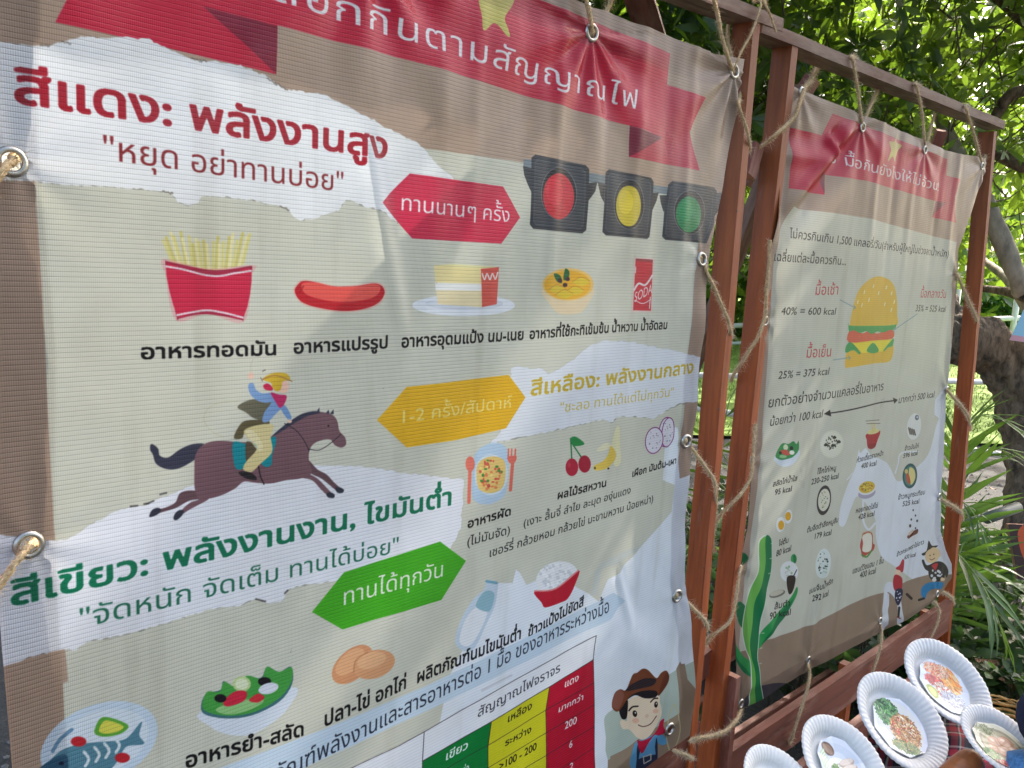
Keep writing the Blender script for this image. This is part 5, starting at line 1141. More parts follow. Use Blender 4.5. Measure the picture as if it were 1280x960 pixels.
# stand and plaid cloth under the plates
def on_plane(px, py, c):
    r = ray((px, py)); e = PN.z * CAMZ; t = (c - e) / float(np.dot(np.array(PN), r)); return Vector((r[0] * t, r[1] * t, r[2] * t + CAMZ))
PC = PN.dot(at_o(1130, 901, 1.597)) - .045
def plaid():
    m, nt, b, N, L = mat('plaid_cloth'); uvn = N('ShaderNodeUVMap'); uvn.uv_map = 'print'; sp = N('ShaderNodeSeparateXYZ'); L(uvn.outputs[0], sp.inputs[0])
    def bands(src):
        a = N('ShaderNodeMath'); a.operation = 'FRACT'; L(src, a.inputs[0]); r = N('ShaderNodeValToRGB'); r.color_ramp.interpolation = 'CONSTANT'; e = r.color_ramp.elements
        cols = [(0, (.012, .014, .03)), (.26, (.52, .50, .45)), (.33, (.012, .014, .03)), (.42, (.42, .02, .04)), (.62, (.02, .02, .04)), (.68, (.55, .53, .48)), (.74, (.42, .03, .05)), (.86, (.03, .03, .05))]
        while len(e) < len(cols): e.new(.5)
        for x, (p, c) in zip(e, cols): x.position = p; x.color = (*c, 1)
        L(a.outputs[0], r.inputs[0]); return r
    mx = N('ShaderNodeMix'); mx.data_type = 'RGBA'; mx.inputs[0].default_value = .5; L(bands(sp.outputs[0]).outputs[0], mx.inputs[6]); L(bands(sp.outputs[1]).outputs[0], mx.inputs[7])
    L(mx.outputs[2], b.inputs['Base Color']); b.inputs['Roughness'].default_value = .9; nz = noise_tex(N, L, 400, 3); bump(N, L, nz.outputs[0], .5, .0005, b); return m
n_ = 60; corners = [on_plane(1095, 872, PC), on_plane(1232, 905, PC), on_plane(1250, 1060, PC), on_plane(1050, 1090, PC)]
vs, uv = [], []
for i in range(n_ + 1):
    for j in range(n_ + 1):
        a, b = i / n_, j / n_; p = (corners[0] * (1 - b) + corners[1] * b) * (1 - a) + (corners[3] * (1 - b) + corners[2] * b) * a
        h = .004 * math.sin(b * 19 + 3 * a) + .003 * math.sin(a * 23 + 5 * b) + .006 * noise.noise((a * 5, b * 5, 1))
        vs.append(tuple(p + PN * h)); uv.append((b * 3.6 + .05 * math.sin(a * 6), a * 5.2 + .05 * math.sin(b * 8)))
fs = [(i * (n_ + 1) + j, i * (n_ + 1) + j + 1, (i + 1) * (n_ + 1) + j + 1, (i + 1) * (n_ + 1) + j) for i in range(n_) for j in range(n_)]
cl = obj('plaid_cloth', np.array(vs), np.array(fs), plaid(), None, True, np.array(uv)); tag(cl, 'red, black and cream plaid cloth lying under the paper plates', 'cloth')
stand = empty('display_stand', (corners[2].x, corners[2].y, 0)); tag(stand, 'low wooden stand with sloping top hidden under the plaid cloth', 'stand')
cc = sum(corners, Vector()) / 4; sv = [cc + (c - cc) * .9 - PN * .012 for c in corners]; lo = [v - PN * .018 for v in sv]
obj('sloping_top', sv + lo, [(0, 1, 2, 3), (7, 6, 5, 4), (0, 4, 5, 1), (1, 5, 6, 2), (2, 6, 7, 3), (3, 7, 4, 0)], WOOD_RED, stand)
for k, c in enumerate(lo):
    c2 = cc + (c - cc) * .86; c2.z = c.z - .02; board('leg', (c2.x, c2.y, .01), (c2.x, c2.y, max(c2.z, .06)), .03, .03, WOOD_RED, stand, (1, 0, 0), seed=70 + k)
# rounded log on the cloth
def tube(path, radii, K=12, cap=True):
    C = [Vector(p) for p in path]; n = len(C); vs, fs = [], []
    T = [(C[min(i + 1, n - 1)] - C[max(i - 1, 0)]).normalized() for i in range(n)]; N0 = T[0].orthogonal().normalized()
    for i in range(n):
        N0 = (N0 - T[i] * N0.dot(T[i])).normalized(); B = T[i].cross(N0)
        for k in range(K): a = 2 * math.pi * k / K; vs.append(tuple(C[i] + (N0 * math.cos(a) + B * math.sin(a)) * radii[i]))
    for i in range(n - 1):
        for k in range(K): a, b = i * K + k, i * K + (k + 1) % K; fs.append((a, b, b + K, a + K))
    if cap: fs.append(tuple(range(K))[::-1]); fs.append(tuple((n - 1) * K + k for k in range(K)))
    return vs, fs
p0, p1 = at_o(1120, 1050, 1.42), at_o(1222, 942, 1.50); d_ = (p1 - p0); Ln = d_.length; u_ = d_.normalized()
ts = [0, .2, .5, .8, .9, .95, .98, 1.0]; rr = [.030, .030, .029, .027, .024, .019, .012, .004]
vs, fs = tube([p0 + d_ * t for t in ts], rr, 24); LOGM = simple('varnished_log', (.33, .10, .028), .42, .5, 26, bmp=.001, stretch=(1, .35, 1))
tag(obj('wooden_log', vs, fs, LOGM, None, True), 'smooth orange-brown wooden log end resting on the plaid cloth', 'log')

# straw basket behind the far plates
STRAW = simple('straw', (.50, .30, .09), .6, .35, 80, bmp=.0005)
bc = at_o(1262, 905, 2.15); vs, fs = [], []; g = random.Random(5)
for ring in range(9):
    R0 = .07 + .006 * ring; z = -.10 + ring * .012
    pts = [bc + Vector((math.cos(t) * (R0 + .003 * math.sin(t * 14 + ring * 3.14)), math.sin(t) * (R0 + .003 * math.sin(t * 14 + ring * 3.14)), z + .002 * math.sin(t * 9))) for t in np.linspace(0, 2 * math.pi, 90)]
    a, b = tube(pts, [.0042] * len(pts), 6, False); o_ = len(vs); vs += a; fs += [tuple(x + o_ for x in f) for f in b]
for k in range(46):
    t = g.uniform(0, 6.28); pts = [bc + Vector((math.cos(t + q * .5) * (.122 + .006 * q), math.sin(t + q * .5) * (.122 + .006 * q), .004 + .01 * math.sin(q * 2.6 + k))) for q in (0, .4, .8, 1.2)]
    a, b = tube(pts, [.0018] * 4, 5, False); o_ = len(vs); vs += a; fs += [tuple(x + o_ for x in f) for f in b]
bk = empty('straw_basket', (bc.x, bc.y, bc.z - .1)); tag(bk, 'golden woven straw basket behind the meatball plate', 'basket')
obj('woven_wall', vs, fs, STRAW, bk, True)
board('support', (bc.x, bc.y, .0), (bc.x, bc.y, bc.z - .101), .10, .10, WOOD_RED, bk, (1, 0, 0), seed=90)

# ------------------------------------------------------------------ person squatting at the lower right corner
NAVY = simple('navy_cotton', (.010, .014, .045), .9, .3, 120, bmp=.0006); JEAN = simple('blue_denim', (.07, .21, .44), .85, .35, 160, bmp=.0006)
SKIN = simple('skin', (.48, .28, .19), .5, .08, 30); HAIR = simple('black_hair', (.012, .010, .009), .45, .3, 60, stretch=(1, 1, .1)); SHOE = simple('canvas_shoe', (.03, .03, .035), .8, .2, 80)
def skinned(name, chains, m, parent, sub=2):
    """chains: list of [(point, radius), ...]; shared points (same tuple) join up"""
    vs, es, rs, ix = [], [], [], {}
    for ch in chains:
        prev = None
        for p, r in ch:
            key = tuple(round(x, 4) for x in p)
            if key not in ix: ix[key] = len(vs); vs.append(tuple(p)); rs.append(r)
            i = ix[key]
            if prev is not None: es.append((prev, i))
            prev = i
    me = bpy.data.meshes.new(name); me.from_pydata(vs, es, []); o = bpy.data.objects.new(name, me); COL.objects.link(o)
    s = o.modifiers.new('skin', 'SKIN'); sk = me.skin_vertices[0].data
    for i, r in enumerate(rs): sk[i].radius = (r, r)
    sk[0].use_root = True
    ss = o.modifiers.new('sub', 'SUBSURF'); ss.levels = sub; ss.render_levels = sub
    dg = bpy.context.evaluated_depsgraph_get(); dg.update(); m2 = bpy.data.meshes.new_from_object(o.evaluated_get(dg)); m2.name = name
    bpy.data.objects.remove(o)
    m2.materials.clear(); m2.materials.append(m); m2.polygons.foreach_set('use_smooth', [True] * len(m2.polygons))
    o = bpy.data.objects.new(name, m2); link(o); place(o, parent); return o
rt = Vector((.717, -.695, 0)).normalized(); fw = Vector((-rt.x, -rt.y, 0)); sdv = Vector((-fw.y, fw.x, 0))    # faces left, towards the plates
kn = at_o(1279, 962, 1.44); base = Vector((kn.x, kn.y, 0)) - fw * .26 - sdv * .0
per = empty('person', base); tag(per, 'person squatting at the lower right corner in navy sleeves and blue jeans', 'person')
def L_(f, s, z): return tuple(base + fw * f + sdv * s + Vector((0, 0, z)))
kz = kn.z
pel, chest, neck = L_(-.20, .1, .24), L_(-.10, .1, .62), L_(-.04, .1, .80)
body, shirt, trou = [], [], []
spine = [(pel, .13), (L_(-.17, .1, .42), .115), (chest, .13), (L_(-.06, .1, .73), .09), (neck, .05), (L_(-.01, .1, .87), .05), (L_(.02, .1, .95), .085), (L_(.02, .1, 1.04), .082)]
body.append(spine)
for s in (0.0, .2):
    hip, knee, ank, toe = L_(-.16, .1 + (s - .1) * .8, .25), tuple(kn + sdv * s), L_(.16, s, .09), L_(.33, s, .04)
    body.append([(pel, .13), (hip, .085), (knee, .058), (ank, .042), (toe, .035)])
    sh, el, wr = L_(-.08, .1 + (s - .1) * 1.9, .72), L_(.242, s + (s - .1) * .3, kz + .065), L_(.03, s * .5 + .05, kz + .16)
    body.append([(chest, .13), (sh, .055), (el, .042), (wr, .028), (tuple(Vector(wr) + fw * .06 + Vector((0, 0, -.01))), .03)])
    shirt.append([(chest, .145), (sh, .070), (el, .072), (tuple(Vector(wr) - fw * .02), .042)])
    trou.append([(pel, .145), (hip, .10), (knee, .090), (ank, .065)])
    h0 = Vector(wr) + fw * .08
    for q in range(4):
        b0 = h0 + sdv * (.011 * (q - 1.5)); ln = (.036, .043, .041, .033)[q]
        body.append([(tuple(Vector(wr) + fw * .06 + Vector((0, 0, -.01))), .03), (tuple(b0 + fw * .01), .009), (tuple(b0 + fw * ln * .7 + Vector((0, 0, -.018))), .0085), (tuple(b0 + fw * ln * .9 + Vector((0, 0, -.045))), .007)])
    body.append([(tuple(Vector(wr) + fw * .06 + Vector((0, 0, -.01))), .03), (tuple(Vector(wr) + fw * .06 + sdv * .035 + Vector((0, 0, -.02))), .010), (tuple(Vector(wr) + fw * .09 + sdv * .045 + Vector((0, 0, -.04))), .008)])
    shoe = skinned('shoe', [[(L_(.10, s, .05), .05), (L_(.20, s, .045), .05), (L_(.34, s, .035), .04)]], SHOE, per)
shirt.append([(pel, .15), (L_(-.17, .1, .42), .135), (chest, .145), (L_(-.06, .1, .74), .10), (neck, .065)])
skinned('body', body, SKIN, per); skinned('navy_shirt', shirt, NAVY, per); skinned('blue_jeans', trou, JEAN, per)
hd = Vector(L_(.01, .1, 1.03)); vs, fs = [], []
hm = bpy.data.meshes.new('hair'); bm = bmesh.new(); bmesh.ops.create_icosphere(bm, subdivisions=3, radius=.108)
for v in bm.verts: v.co = Vector((v.co.x, v.co.y, v.co.z * 1.1)) + hd - fw * .015 * (1 if v.co.z > 0 else 1.6)
bmesh.ops.delete(bm, geom=[v for v in bm.verts if (v.co - hd).dot(fw) > .045 and v.co.z < hd.z + .05], context='VERTS'); bm.to_mesh(hm); bm.free(); hm.materials.append(HAIR); h_ = bpy.data.objects.new('hair', hm); link(h_); place(h_, per)

# ------------------------------------------------------------------ ground, lawn, hedge, fence
def plane_grid(name, x0, x1, y0, y1, z, m, nx=60, ny=60, amp=0.0, kind='structure'):
    vs = [(x0 + (x1 - x0) * i / nx, y0 + (y1 - y0) * j / ny, z + amp * noise.noise((i * .7, j * .7, 3))) for i in range(nx + 1) for j in range(ny + 1)]
    fs = [(i * (ny + 1) + j, (i + 1) * (ny + 1) + j, (i + 1) * (ny + 1) + j + 1, i * (ny + 1) + j + 1) for i in range(nx) for j in range(ny)]
    return tag(obj(name, np.array(vs), np.array(fs), m, None, True), kind=kind)
def ground_mat():
    m, nt, b, N, L = mat('asphalt_path'); a = noise_tex(N, L, 1.6, 6); c = noise_tex(N, L, 60, 6, .7); mx = N('ShaderNodeMath'); mx.operation = 'MULTIPLY_ADD'; mx.inputs[1].default_value = .55; L(c.outputs[0], mx.inputs[0])
    m2 = N('ShaderNodeMath'); m2.operation = 'MULTIPLY'; m2.inputs[1].default_value = .45; L(a.outputs[0], m2.inputs[0]); L(m2.outputs[0], mx.inputs[2])
    r = ramp(N, [(.35, (.020, .019, .017)), (.52, (.045, .043, .039)), (.7, (.095, .088, .078))]); L(mx.outputs[0], r.inputs[0]); L(r.outputs[0], b.inputs['Base Color']); b.inputs['Roughness'].default_value = .9; bump(N, L, c.outputs[0], .8, .01, b); return m
plane_grid('ground', -60, 140, -60, 140, 0.0, ground_mat(), 8, 8)
def grass_mat(name, c0, c1, sc):
    m, nt, b, N, L = mat(name); a = noise_tex(N, L, sc, 8, .75); r = ramp(N, [(.32, c0), (.68, c1)]); L(a.outputs[0], r.inputs[0]); L(r.outputs[0], b.inputs['Base Color']); b.inputs['Roughness'].default_value = .8; bump(N, L, a.outputs[0], 1, .05, b); return m
LAWN = grass_mat('lawn_grass', (.15, .27, .025), (.30, .44, .055), 40)
e1, e2 = at_z(880, 548, 0), at_z(1300, 560, 0); dr = (e2 - e1).normalized(); nrm = Vector((-dr.y, dr.x, 0)); nrm = nrm if nrm.dot(Vector((.69, .70, 0))) > 0 else -nrm
q0, q1 = e1 - dr * 30, e2 + dr * 30
tag(obj('lawn', [tuple(q0 + Vector((0, 0, .03))), tuple(q1 + Vector((0, 0, .03))), tuple(q1 + nrm * 60 + Vector((0, 0, .03))), tuple(q0 + nrm * 60 + Vector((0, 0, .03)))], [(0, 1, 2, 3)], LAWN), kind='structure')
# grass blades over the lit lawn
g = np.random.default_rng(3); nb = 26000; t_ = g.uniform(-2, 9, nb); w_ = g.uniform(0, 14, nb) ** 1.0
base_ = np.array(e1)[None] + np.outer(t_, np.array(dr)) + np.outer(w_, np.array(nrm)); base_[:, 2] = .03
an = g.uniform(0, 6.28, nb); hh = g.uniform(.03, .07, nb); lean = g.normal(0, .02, (nb, 2)); dx = np.stack([np.cos(an), np.sin(an)], 1) * .006
V = np.zeros((nb, 3, 3)); V[:, 0] = base_; V[:, 1] = base_; V[:, 2] = base_; V[:, 0, :2] -= dx; V[:, 1, :2] += dx; V[:, 2, :2] += lean; V[:, 2, 2] += hh
tag(obj('grass_blades', V.reshape(-1, 3), np.arange(nb * 3).reshape(-1, 3), LAWN), 'short bright green grass growing on the lawn', 'grass', kind='stuff')
WHITE_P = simple('white_painted_pipe', (.62, .63, .60), .45, .12, 12, bmp=.0004)
def pipe(name, a, b, r, parent=None, K=12, m=None):
    vs, fs = tube([a, b], [r, r], K); return obj(name, vs, fs, m or WHITE_P, parent, True)
fa = empty('pipe_fence', (5.5, 3.2, 0)); tag(fa, 'nearer white two-rail pipe fence edging the lawn', 'fence', 'white pipe fences')
A_, B_ = at_o(915, 470, 6.9), at_o(1240, 478, 7.3); k_ = B_ - A_; pipe('rail', A_ - k_ * 2, B_ + k_ * 2, .024, fa)
C_, D_ = at_o(915, 517, 6.9), at_o(1232, 566, 6.2); kk = D_ - C_; pipe('rail', C_ - kk * 2, D_ + kk * 1, .028, fa)
for t in (-1.2, -.25, .55, 1.6, 2.6): p = A_ + k_ * t; pipe('fence_post', Vector((p.x, p.y, 0)), Vector((p.x, p.y, p.z + .02)), .028, fa)
fb = empty('pipe_fence', (10.5, 9, 0)); tag(fb, 'farther white pipe fence with uprights in front of the clipped hedge', 'fence', 'white pipe fences')
A_, B_ = at_o(915, 407, 14.5), at_o(1268, 398, 14.5); k_ = B_ - A_; pipe('rail', A_ - k_, B_ + k_, .045, fb)
A2_, B2_ = at_o(915, 428, 14.5), at_o(1268, 422, 14.5); pipe('rail', A2_ - k_, B2_ + k_, .03, fb)
for i in range(9): p = A_ + k_ * (-.7 + i * .2125 + .0); pipe('fence_post', Vector((p.x, p.y, 0)), Vector((p.x, p.y, p.z + .55)), .05, fb)
PVC = simple('pale_pvc', (.13, .14, .11), .5, .2, 10)
tag(pipe('pipe_section', at_o(1196, 656, 3.9), at_o(1236, 642, 3.9), .011, None, 16, PVC), 'thin grey pipe lying on the ground behind the far post', 'pipe', 'pipes lying on the ground')
tag(pipe('pipe_section', at_o(1233, 648, 3.8), at_o(1272, 634, 3.9), .027, None, 20, PVC), 'short thick pale pipe lying on the ground at the tree foot', 'pipe', 'pipes lying on the ground')

# ------------------------------------------------------------------ foliage
def leaf_mat(name, dark, light, glow, rnd):
    m, nt, b, N, L = mat(name)
    if rnd == 'island': gi = N('ShaderNodeNewGeometry'); src = gi.outputs['Random Per Island']
    else: gi = N('ShaderNodeObjectInfo'); src = gi.outputs['Random']
    nz = noise_tex(N, L, 1.3, 2); ad = N('ShaderNodeMath'); ad.operation = 'MULTIPLY_ADD'; ad.inputs[1].default_value = .65; L(src, ad.inputs[0]); m2 = N('ShaderNodeMath'); m2.operation = 'MULTIPLY'; m2.inputs[1].default_value = .35; L(nz.outputs[0], m2.inputs[0]); L(m2.outputs[0], ad.inputs[2])
    r = ramp(N, [(.1, dark), (.55, tuple((np.array(dark) + np.array(light)) / 2)), (.86, light), (.985, light)]); e = r.color_ramp.elements.new(.992); e.color = (.25, .06, .03, 1)
    L(ad.outputs[0], r.inputs[0]); L(r.outputs[0], b.inputs['Base Color']); b.inputs['Roughness'].default_value = .38
    tr = N('ShaderNodeBsdfTranslucent'); g2_ = N('ShaderNodeMix'); g2_.data_type = 'RGBA'; g2_.inputs[0].default_value = .7; L(r.outputs[0], g2_.inputs[6]); g2_.inputs[7].default_value = (*glow, 1); L(g2_.outputs[2], tr.inputs[0])
    ms = N('ShaderNodeMixShader'); ms.inputs[0].default_value = .42; L(b.outputs[0], ms.inputs[1]); L(tr.outputs[0], ms.inputs[2]); L(ms.outputs[0], nt.nodes['Material Output'].inputs['Surface']); return m
LD, LL, LG = (.009, .030, .010), (.046, .098, .019), (.24, .40, .02)
LEAF = leaf_mat('broad_leaf', LD, LL, LG, 'island'); LEAF1 = leaf_mat('broad_leaf_single', LD, LL, LG, 'object')
LEAFB = leaf_mat('far_leaf', (.022, .065, .012), (.09, .18, .024), (.32, .48, .035), 'island')
BARK = simple('bark', (.15, .105, .070), .95, .75, 30, bmp=.04, stretch=(1, 1, .45)); BARKP = simple('pale_bark', (.30, .25, .19), .85, .4, 22, bmp=.008, stretch=(1, 1, .5)); TWIG = simple('twig', (.09, .07, .04), .9, .3, 30)
LEAF_V = np.array([(0, 0, 0), (.30, .10, .012), (.30, 0, -.006), (.30, -.10, .012), (.68, .15, .0), (.68, 0, -.022), (.68, -.15, .0), (1.0, 0, -.085)])
LEAF_F = np.array([(0, 2, 1, 1), (0, 3, 2, 2), (1, 2, 5, 4), (2, 3, 6, 5), (4, 5, 7, 7), (5, 6, 7, 7)])
def leaf_faces(): return [tuple(dict.fromkeys(f)) for f in LEAF_F.tolist()]
def rosettes(tips, dirs, g, n0=6, n1=10, l0=.09, l1=.18, width=1.0, splay=(.8, 1.35)):
    """arrays of leaf frames: origin, length axis, side axis, normal, length"""
    O, X, Y, Z, Ls = [], [], [], [], []
    for p, d in zip(tips, dirs):
        d = d / np.linalg.norm(d); a = np.cross(d, (0.3, .2, 1.0)); a /= np.linalg.norm(a); b = np.cross(d, a); n = g.integers(n0, n1 + 1); ph = g.uniform(0, 6.28)
        for k in range(n):
            t = ph + k * 2.399; s = g.uniform(*splay) - .35 * (k / n); r = a * math.cos(t) + b * math.sin(t)
            x = d * math.cos(s) + r * math.sin(s); x = x + np.array([0, 0, -.12 - .2 * g.random()]); x /= np.linalg.norm(x)
            y = np.cross(d, x); y /= (np.linalg.norm(y) + 1e-9); z = np.cross(x, y)
            rl = g.normal(0, .35); y, z = y * math.cos(rl) + z * math.sin(rl), z * math.cos(rl) - y * math.sin(rl)
            O.append(p - d * .004 * k); X.append(x); Y.append(y); Z.append(z); Ls.append(g.uniform(l0, l1) * (1 - .35 * k / n))
    return [np.array(q) for q in (O, X, Y, Z, Ls)]
def leaves_mesh(name, fr, m, parent, width=1.0, sel=None):
    O, X, Y, Z, Ls = fr
    if sel is not None: O, X, Y, Z, Ls = O[sel], X[sel], Y[sel], Z[sel], Ls[sel]
    V = O[:, None] + Ls[:, None, None] * (LEAF_V[None, :, 0:1] * X[:, None] + LEAF_V[None, :, 1:2] * width * Y[:, None] + LEAF_V[None, :, 2:3] * Z[:, None])
    n = len(O); me = bpy.data.meshes.new(name)
    fs = leaf_faces(); k = len(LEAF_V); tot = np.concatenate([np.array(f) for f in fs]); cnt = np.array([len(f) for f in fs])
    loops = (tot[None] + (np.arange(n) * k)[:, None]).ravel().astype(np.int32); starts = np.concatenate([[0], np.cumsum(np.tile(cnt, n))[:-1]]).astype(np.int32)
    me.vertices.add(n * k); me.vertices.foreach_set('co', V.ravel()); me.loops.add(len(loops)); me.loops.foreach_set('vertex_index', loops); me.polygons.add(n * len(fs)); me.polygons.foreach_set('loop_start', starts)
    me.polygons.foreach_set('use_smooth', np.ones(n * len(fs), bool)); me.update(calc_edges=True); me.materials.append(m)
    o = bpy.data.objects.new(name, me); link(o)
    if parent is not None: place(o, parent)
    return o
def to_px(P):
    c = (P - np.array([0, 0, CAMZ])) @ R; return CX + F * c[:, 0] / -c[:, 2], CY - F * c[:, 1] / -c[:, 2], -c[:, 2]
def single_leaf_mesh(width=1.0):
    V = LEAF_V.copy(); V[:, 1] *= width; me = bpy.data.meshes.new('leaf'); me.from_pydata(V.tolist(), [], leaf_faces()); me.materials.append(LEAF1); me.polygons.foreach_set('use_smooth', [True] * len(me.polygons)); return me
def crown(parent, ells, dens, g, m, singles=0, **kw):
    tips, dirs = [], []
    for c, rdi, *full in ells:
        c = np.array(c); rdi = np.array(rdi); vol = 4.19 * rdi.prod(); n = int(vol * dens * (full[0] if full else 1))
        u = g.normal(0, 1, (n, 3)); u /= np.linalg.norm(u, axis=1)[:, None]; q = g.uniform(.15, 1, n) ** .42
        p = c + u * rdi * q[:, None]
        keep = np.array([noise.noise((float(a[0]) * 1.25, float(a[1]) * 1.25, float(a[2]) * 1.25)) > (-9 if full else -.22) for a in p]); p = p[keep]; u = u[keep]
        d = u * .6 + g.normal(0, .45, p.shape) + np.array([0, 0, .25]); tips.append(p); dirs.append(d)
    tips, dirs = np.concatenate(tips), np.concatenate(dirs)
    px, py, dz = to_px(tips)
    inside = ((tips[:, 1] < .95) & (tips[:, 2] < 2.0))
    ok = ~inside & ((dz < 0) | (dz > 1.9) | (px < -300) | (px > 1600))
    tips, dirs = tips[ok], dirs[ok]
    fr = rosettes(tips, dirs, g, **kw)
    px, py, dz = to_px(fr[0]); vis = (px > 560) & (px < 1280) & (py > 0) & (py < 420) & (dz > 0)
    order = np.argsort(np.where(vis, fr[4] / np.maximum(dz, .1), 0))[::-1]; one = order[:singles]; rest = np.ones(len(fr[4]), bool); rest[one] = False
    o = leaves_mesh('foliage', fr, m, parent, kw.get('width', 1.0), rest); tag(o, kind='stuff')
    if singles:
        me = single_leaf_mesh()
        for i in one:
            l = bpy.data.objects.new('leaf', me); link(l); l.parent = parent
            O, X, Y, Z, S_ = (fr[k][i] for k in range(5)); O = O - np.array(parent.location)
            l.matrix_local = Matrix([[X[0] * S_, Y[0] * S_, Z[0] * S_, O[0]], [X[1] * S_, Y[1] * S_, Z[1] * S_, O[1]], [X[2] * S_, Y[2] * S_, Z[2] * S_, O[2]], [0, 0, 0, 1]])
    # twigs
    sel = g.choice(len(tips), min(len(tips), 900), replace=False); vs, fs = [], []
    for i in sel:
        p = Vector(tips[i].tolist()); d = Vector(dirs[i].tolist()).normalized(); b = p - d * .22 + Vector((0, 0, -.10)); mid = (p + b) / 2 + Vector((0, 0, -.02))
        a_, f_ = tube([b, mid, p], [.0055, .004, .0025], 4, False); o_ = len(vs); vs += a_; fs += [tuple(x + o_ for x in f) for f in f_]
    tag(obj('twigs', vs, fs, TWIG, parent), kind='stuff'); return o
g = np.random.default_rng(41)
tr1 = empty('broadleaf_tree', tuple(at_o(1270, 760, 4.2) * 1.0)[:2] + (0,)); tag(tr1, 'big broad-leaved tree with a gnarled trunk spreading over both banners', 'tree', 'trees behind the banners')
def limb(name, pts, rads, m, parent, K=18, knobs=0.0):
    C = crom(pts, .02 if K > 30 else .04); n = len(C); t = np.linspace(0, 1, n); r = np.interp(t, np.linspace(0, 1, len(rads)), rads)
    vs, fs = tube(C, list(r), K)
    if knobs:
        nv = []
        for i, v in enumerate(vs):
            c = C[min(i // K, n - 1)]; d = Vector(v) - c; s = 1 + knobs * noise.noise((v[0] * 9, v[1] * 9, v[2] * 7)) + knobs * .6 * noise.noise((v[0] * 25, v[1] * 25, v[2] * 18)) + knobs * .3 * noise.noise((v[0] * 60, v[1] * 60, v[2] * 36)); nv.append(tuple(c + d * s))
        vs = nv
    return obj(name, vs, fs, m, parent, True)
tb = at_o(1276, 760, 4.2)
limb('trunk', [(tb.x, tb.y, -.05), at_o(1281, 800, 4.2), at_o(1283, 690, 4.2), at_o(1287, 590, 4.2), at_o(1282, 520, 4.2), at_o(1270, 475, 4.2), at_o(1252, 446, 4.2), at_o(1228, 430, 4.2), at_o(1200, 425, 4.2), at_o(1170, 400, 4.3), at_o(1150, 330, 4.4), at_o(1130, 200, 4.6), at_o(1080, 40, 4.8)], [.15, .13, .11, .11, .12, .13, .14, .125, .10, .10, .09, .08, .05], BARK, tr1, 56, .26)
limb('branch', [at_o(1246, 448, 4.2), at_o(1270, 440, 4.15), at_o(1300, 446, 4.1), at_o(1340, 440, 4.1)], [.10, .10, .095, .08], BARK, tr1, 16, .4)
limb('branch', [at_o(1220, 355, 4.9), at_o(1226, 360, 4.8), at_o(1255, 364, 4.6), at_o(1285, 372, 4.4), at_o(1320, 378, 4.3)], [.02, .022, .026, .030, .04], BARK, tr1, 10, .2)
limb('branch', [at_o(1100, -80, 4.6), at_o(1180, -60, 4.4), at_o(1245, -6, 4.3), at_o(1290, 30, 4.2), at_o(1330, 50, 4.2)], [.02, .03, .03, .036, .04], BARK, tr1, 10, .2)
tr2 = empty('pale_barked_tree', tuple(at_o(1340, 700, 5.0))[:2] + (0,)); tag(tr2, 'pale-barked tree leaning in at the right edge behind the far post', 'tree', 'trees behind the banners')
bt = at_o(1340, 700, 5.0)
limb('trunk', [(bt.x, bt.y, -.05), at_o(1345, 600, 4.9), at_o(1325, 440, 4.7), at_o(1291, 385, 4.5), at_o(1272, 348, 4.4), at_o(1257, 312, 4.4), at_o(1245, 282, 4.4), at_o(1232, 250, 4.4), at_o(1210, 215, 4.4), at_o(1180, 160, 4.5), at_o(1160, 90, 4.6)], [.12, .10, .075, .06, .056, .052, .05, .046, .04, .036, .02], BARKP, tr2, 16, .25)
limb('branch', [at_o(1292, 395, 4.6), at_o(1262, 352, 4.9), at_o(1235, 330, 5.2), at_o(1222, 318, 5.4)], [.04, .035, .025, .012], BARKP, tr2, 10, .2)
limb('branch', [at_o(1330, 215, 4.3), at_o(1280, 207, 4.3), at_o(1258, 198, 4.35), at_o(1243, 190, 4.4), at_o(1220, 180, 4.5)], [.05, .042, .036, .03, .02], BARK, tr2, 10, .25)
limb('branch', [at_o(1330, 110, 4.2), at_o(1282, 113, 4.2), at_o(1262, 120, 4.25), at_o(1248, 140, 4.3), at_o(1240, 170, 4.35), at_o(1232, 200, 4.4)], [.04, .030, .032, .03, .026, .02], BARK, tr2, 10, .25)
crown(tr1, [((1.5, 3.1, 3.05), (1.9, 1.35, 1.05)), ((3.6, 3.2, 2.75), (1.5, 1.4, 1.0)), ((4.2, 2.2, 2.75), (1.2, .8, .6)), ((2.8, 2.6, 2.15), (1.2, .7, .45)), ((1.6, 2.5, 4.3), (1.8, 1.0, .75), 1.7), ((3.7, 2.6, 4.3), (1.7, 1.0, .8), 1.7), ((4.1, .8, 3.55), (1.3, 1.3, .75)), ((5.6, .9, 3.6), (1.0, 1.3, 1.1))], 170, g, LEAF, 300)  # upper and right-hand crown masses added out of view to keep sun off banners
crown(tr2, [((5.2, 2.5, 2.5), (1.4, 1.6, 1.0)), ((5.6, 3.4, 1.95), (1.3, 1.2, .42))], 120, g, LEAFB, 0, l0=.08, l1=.14)
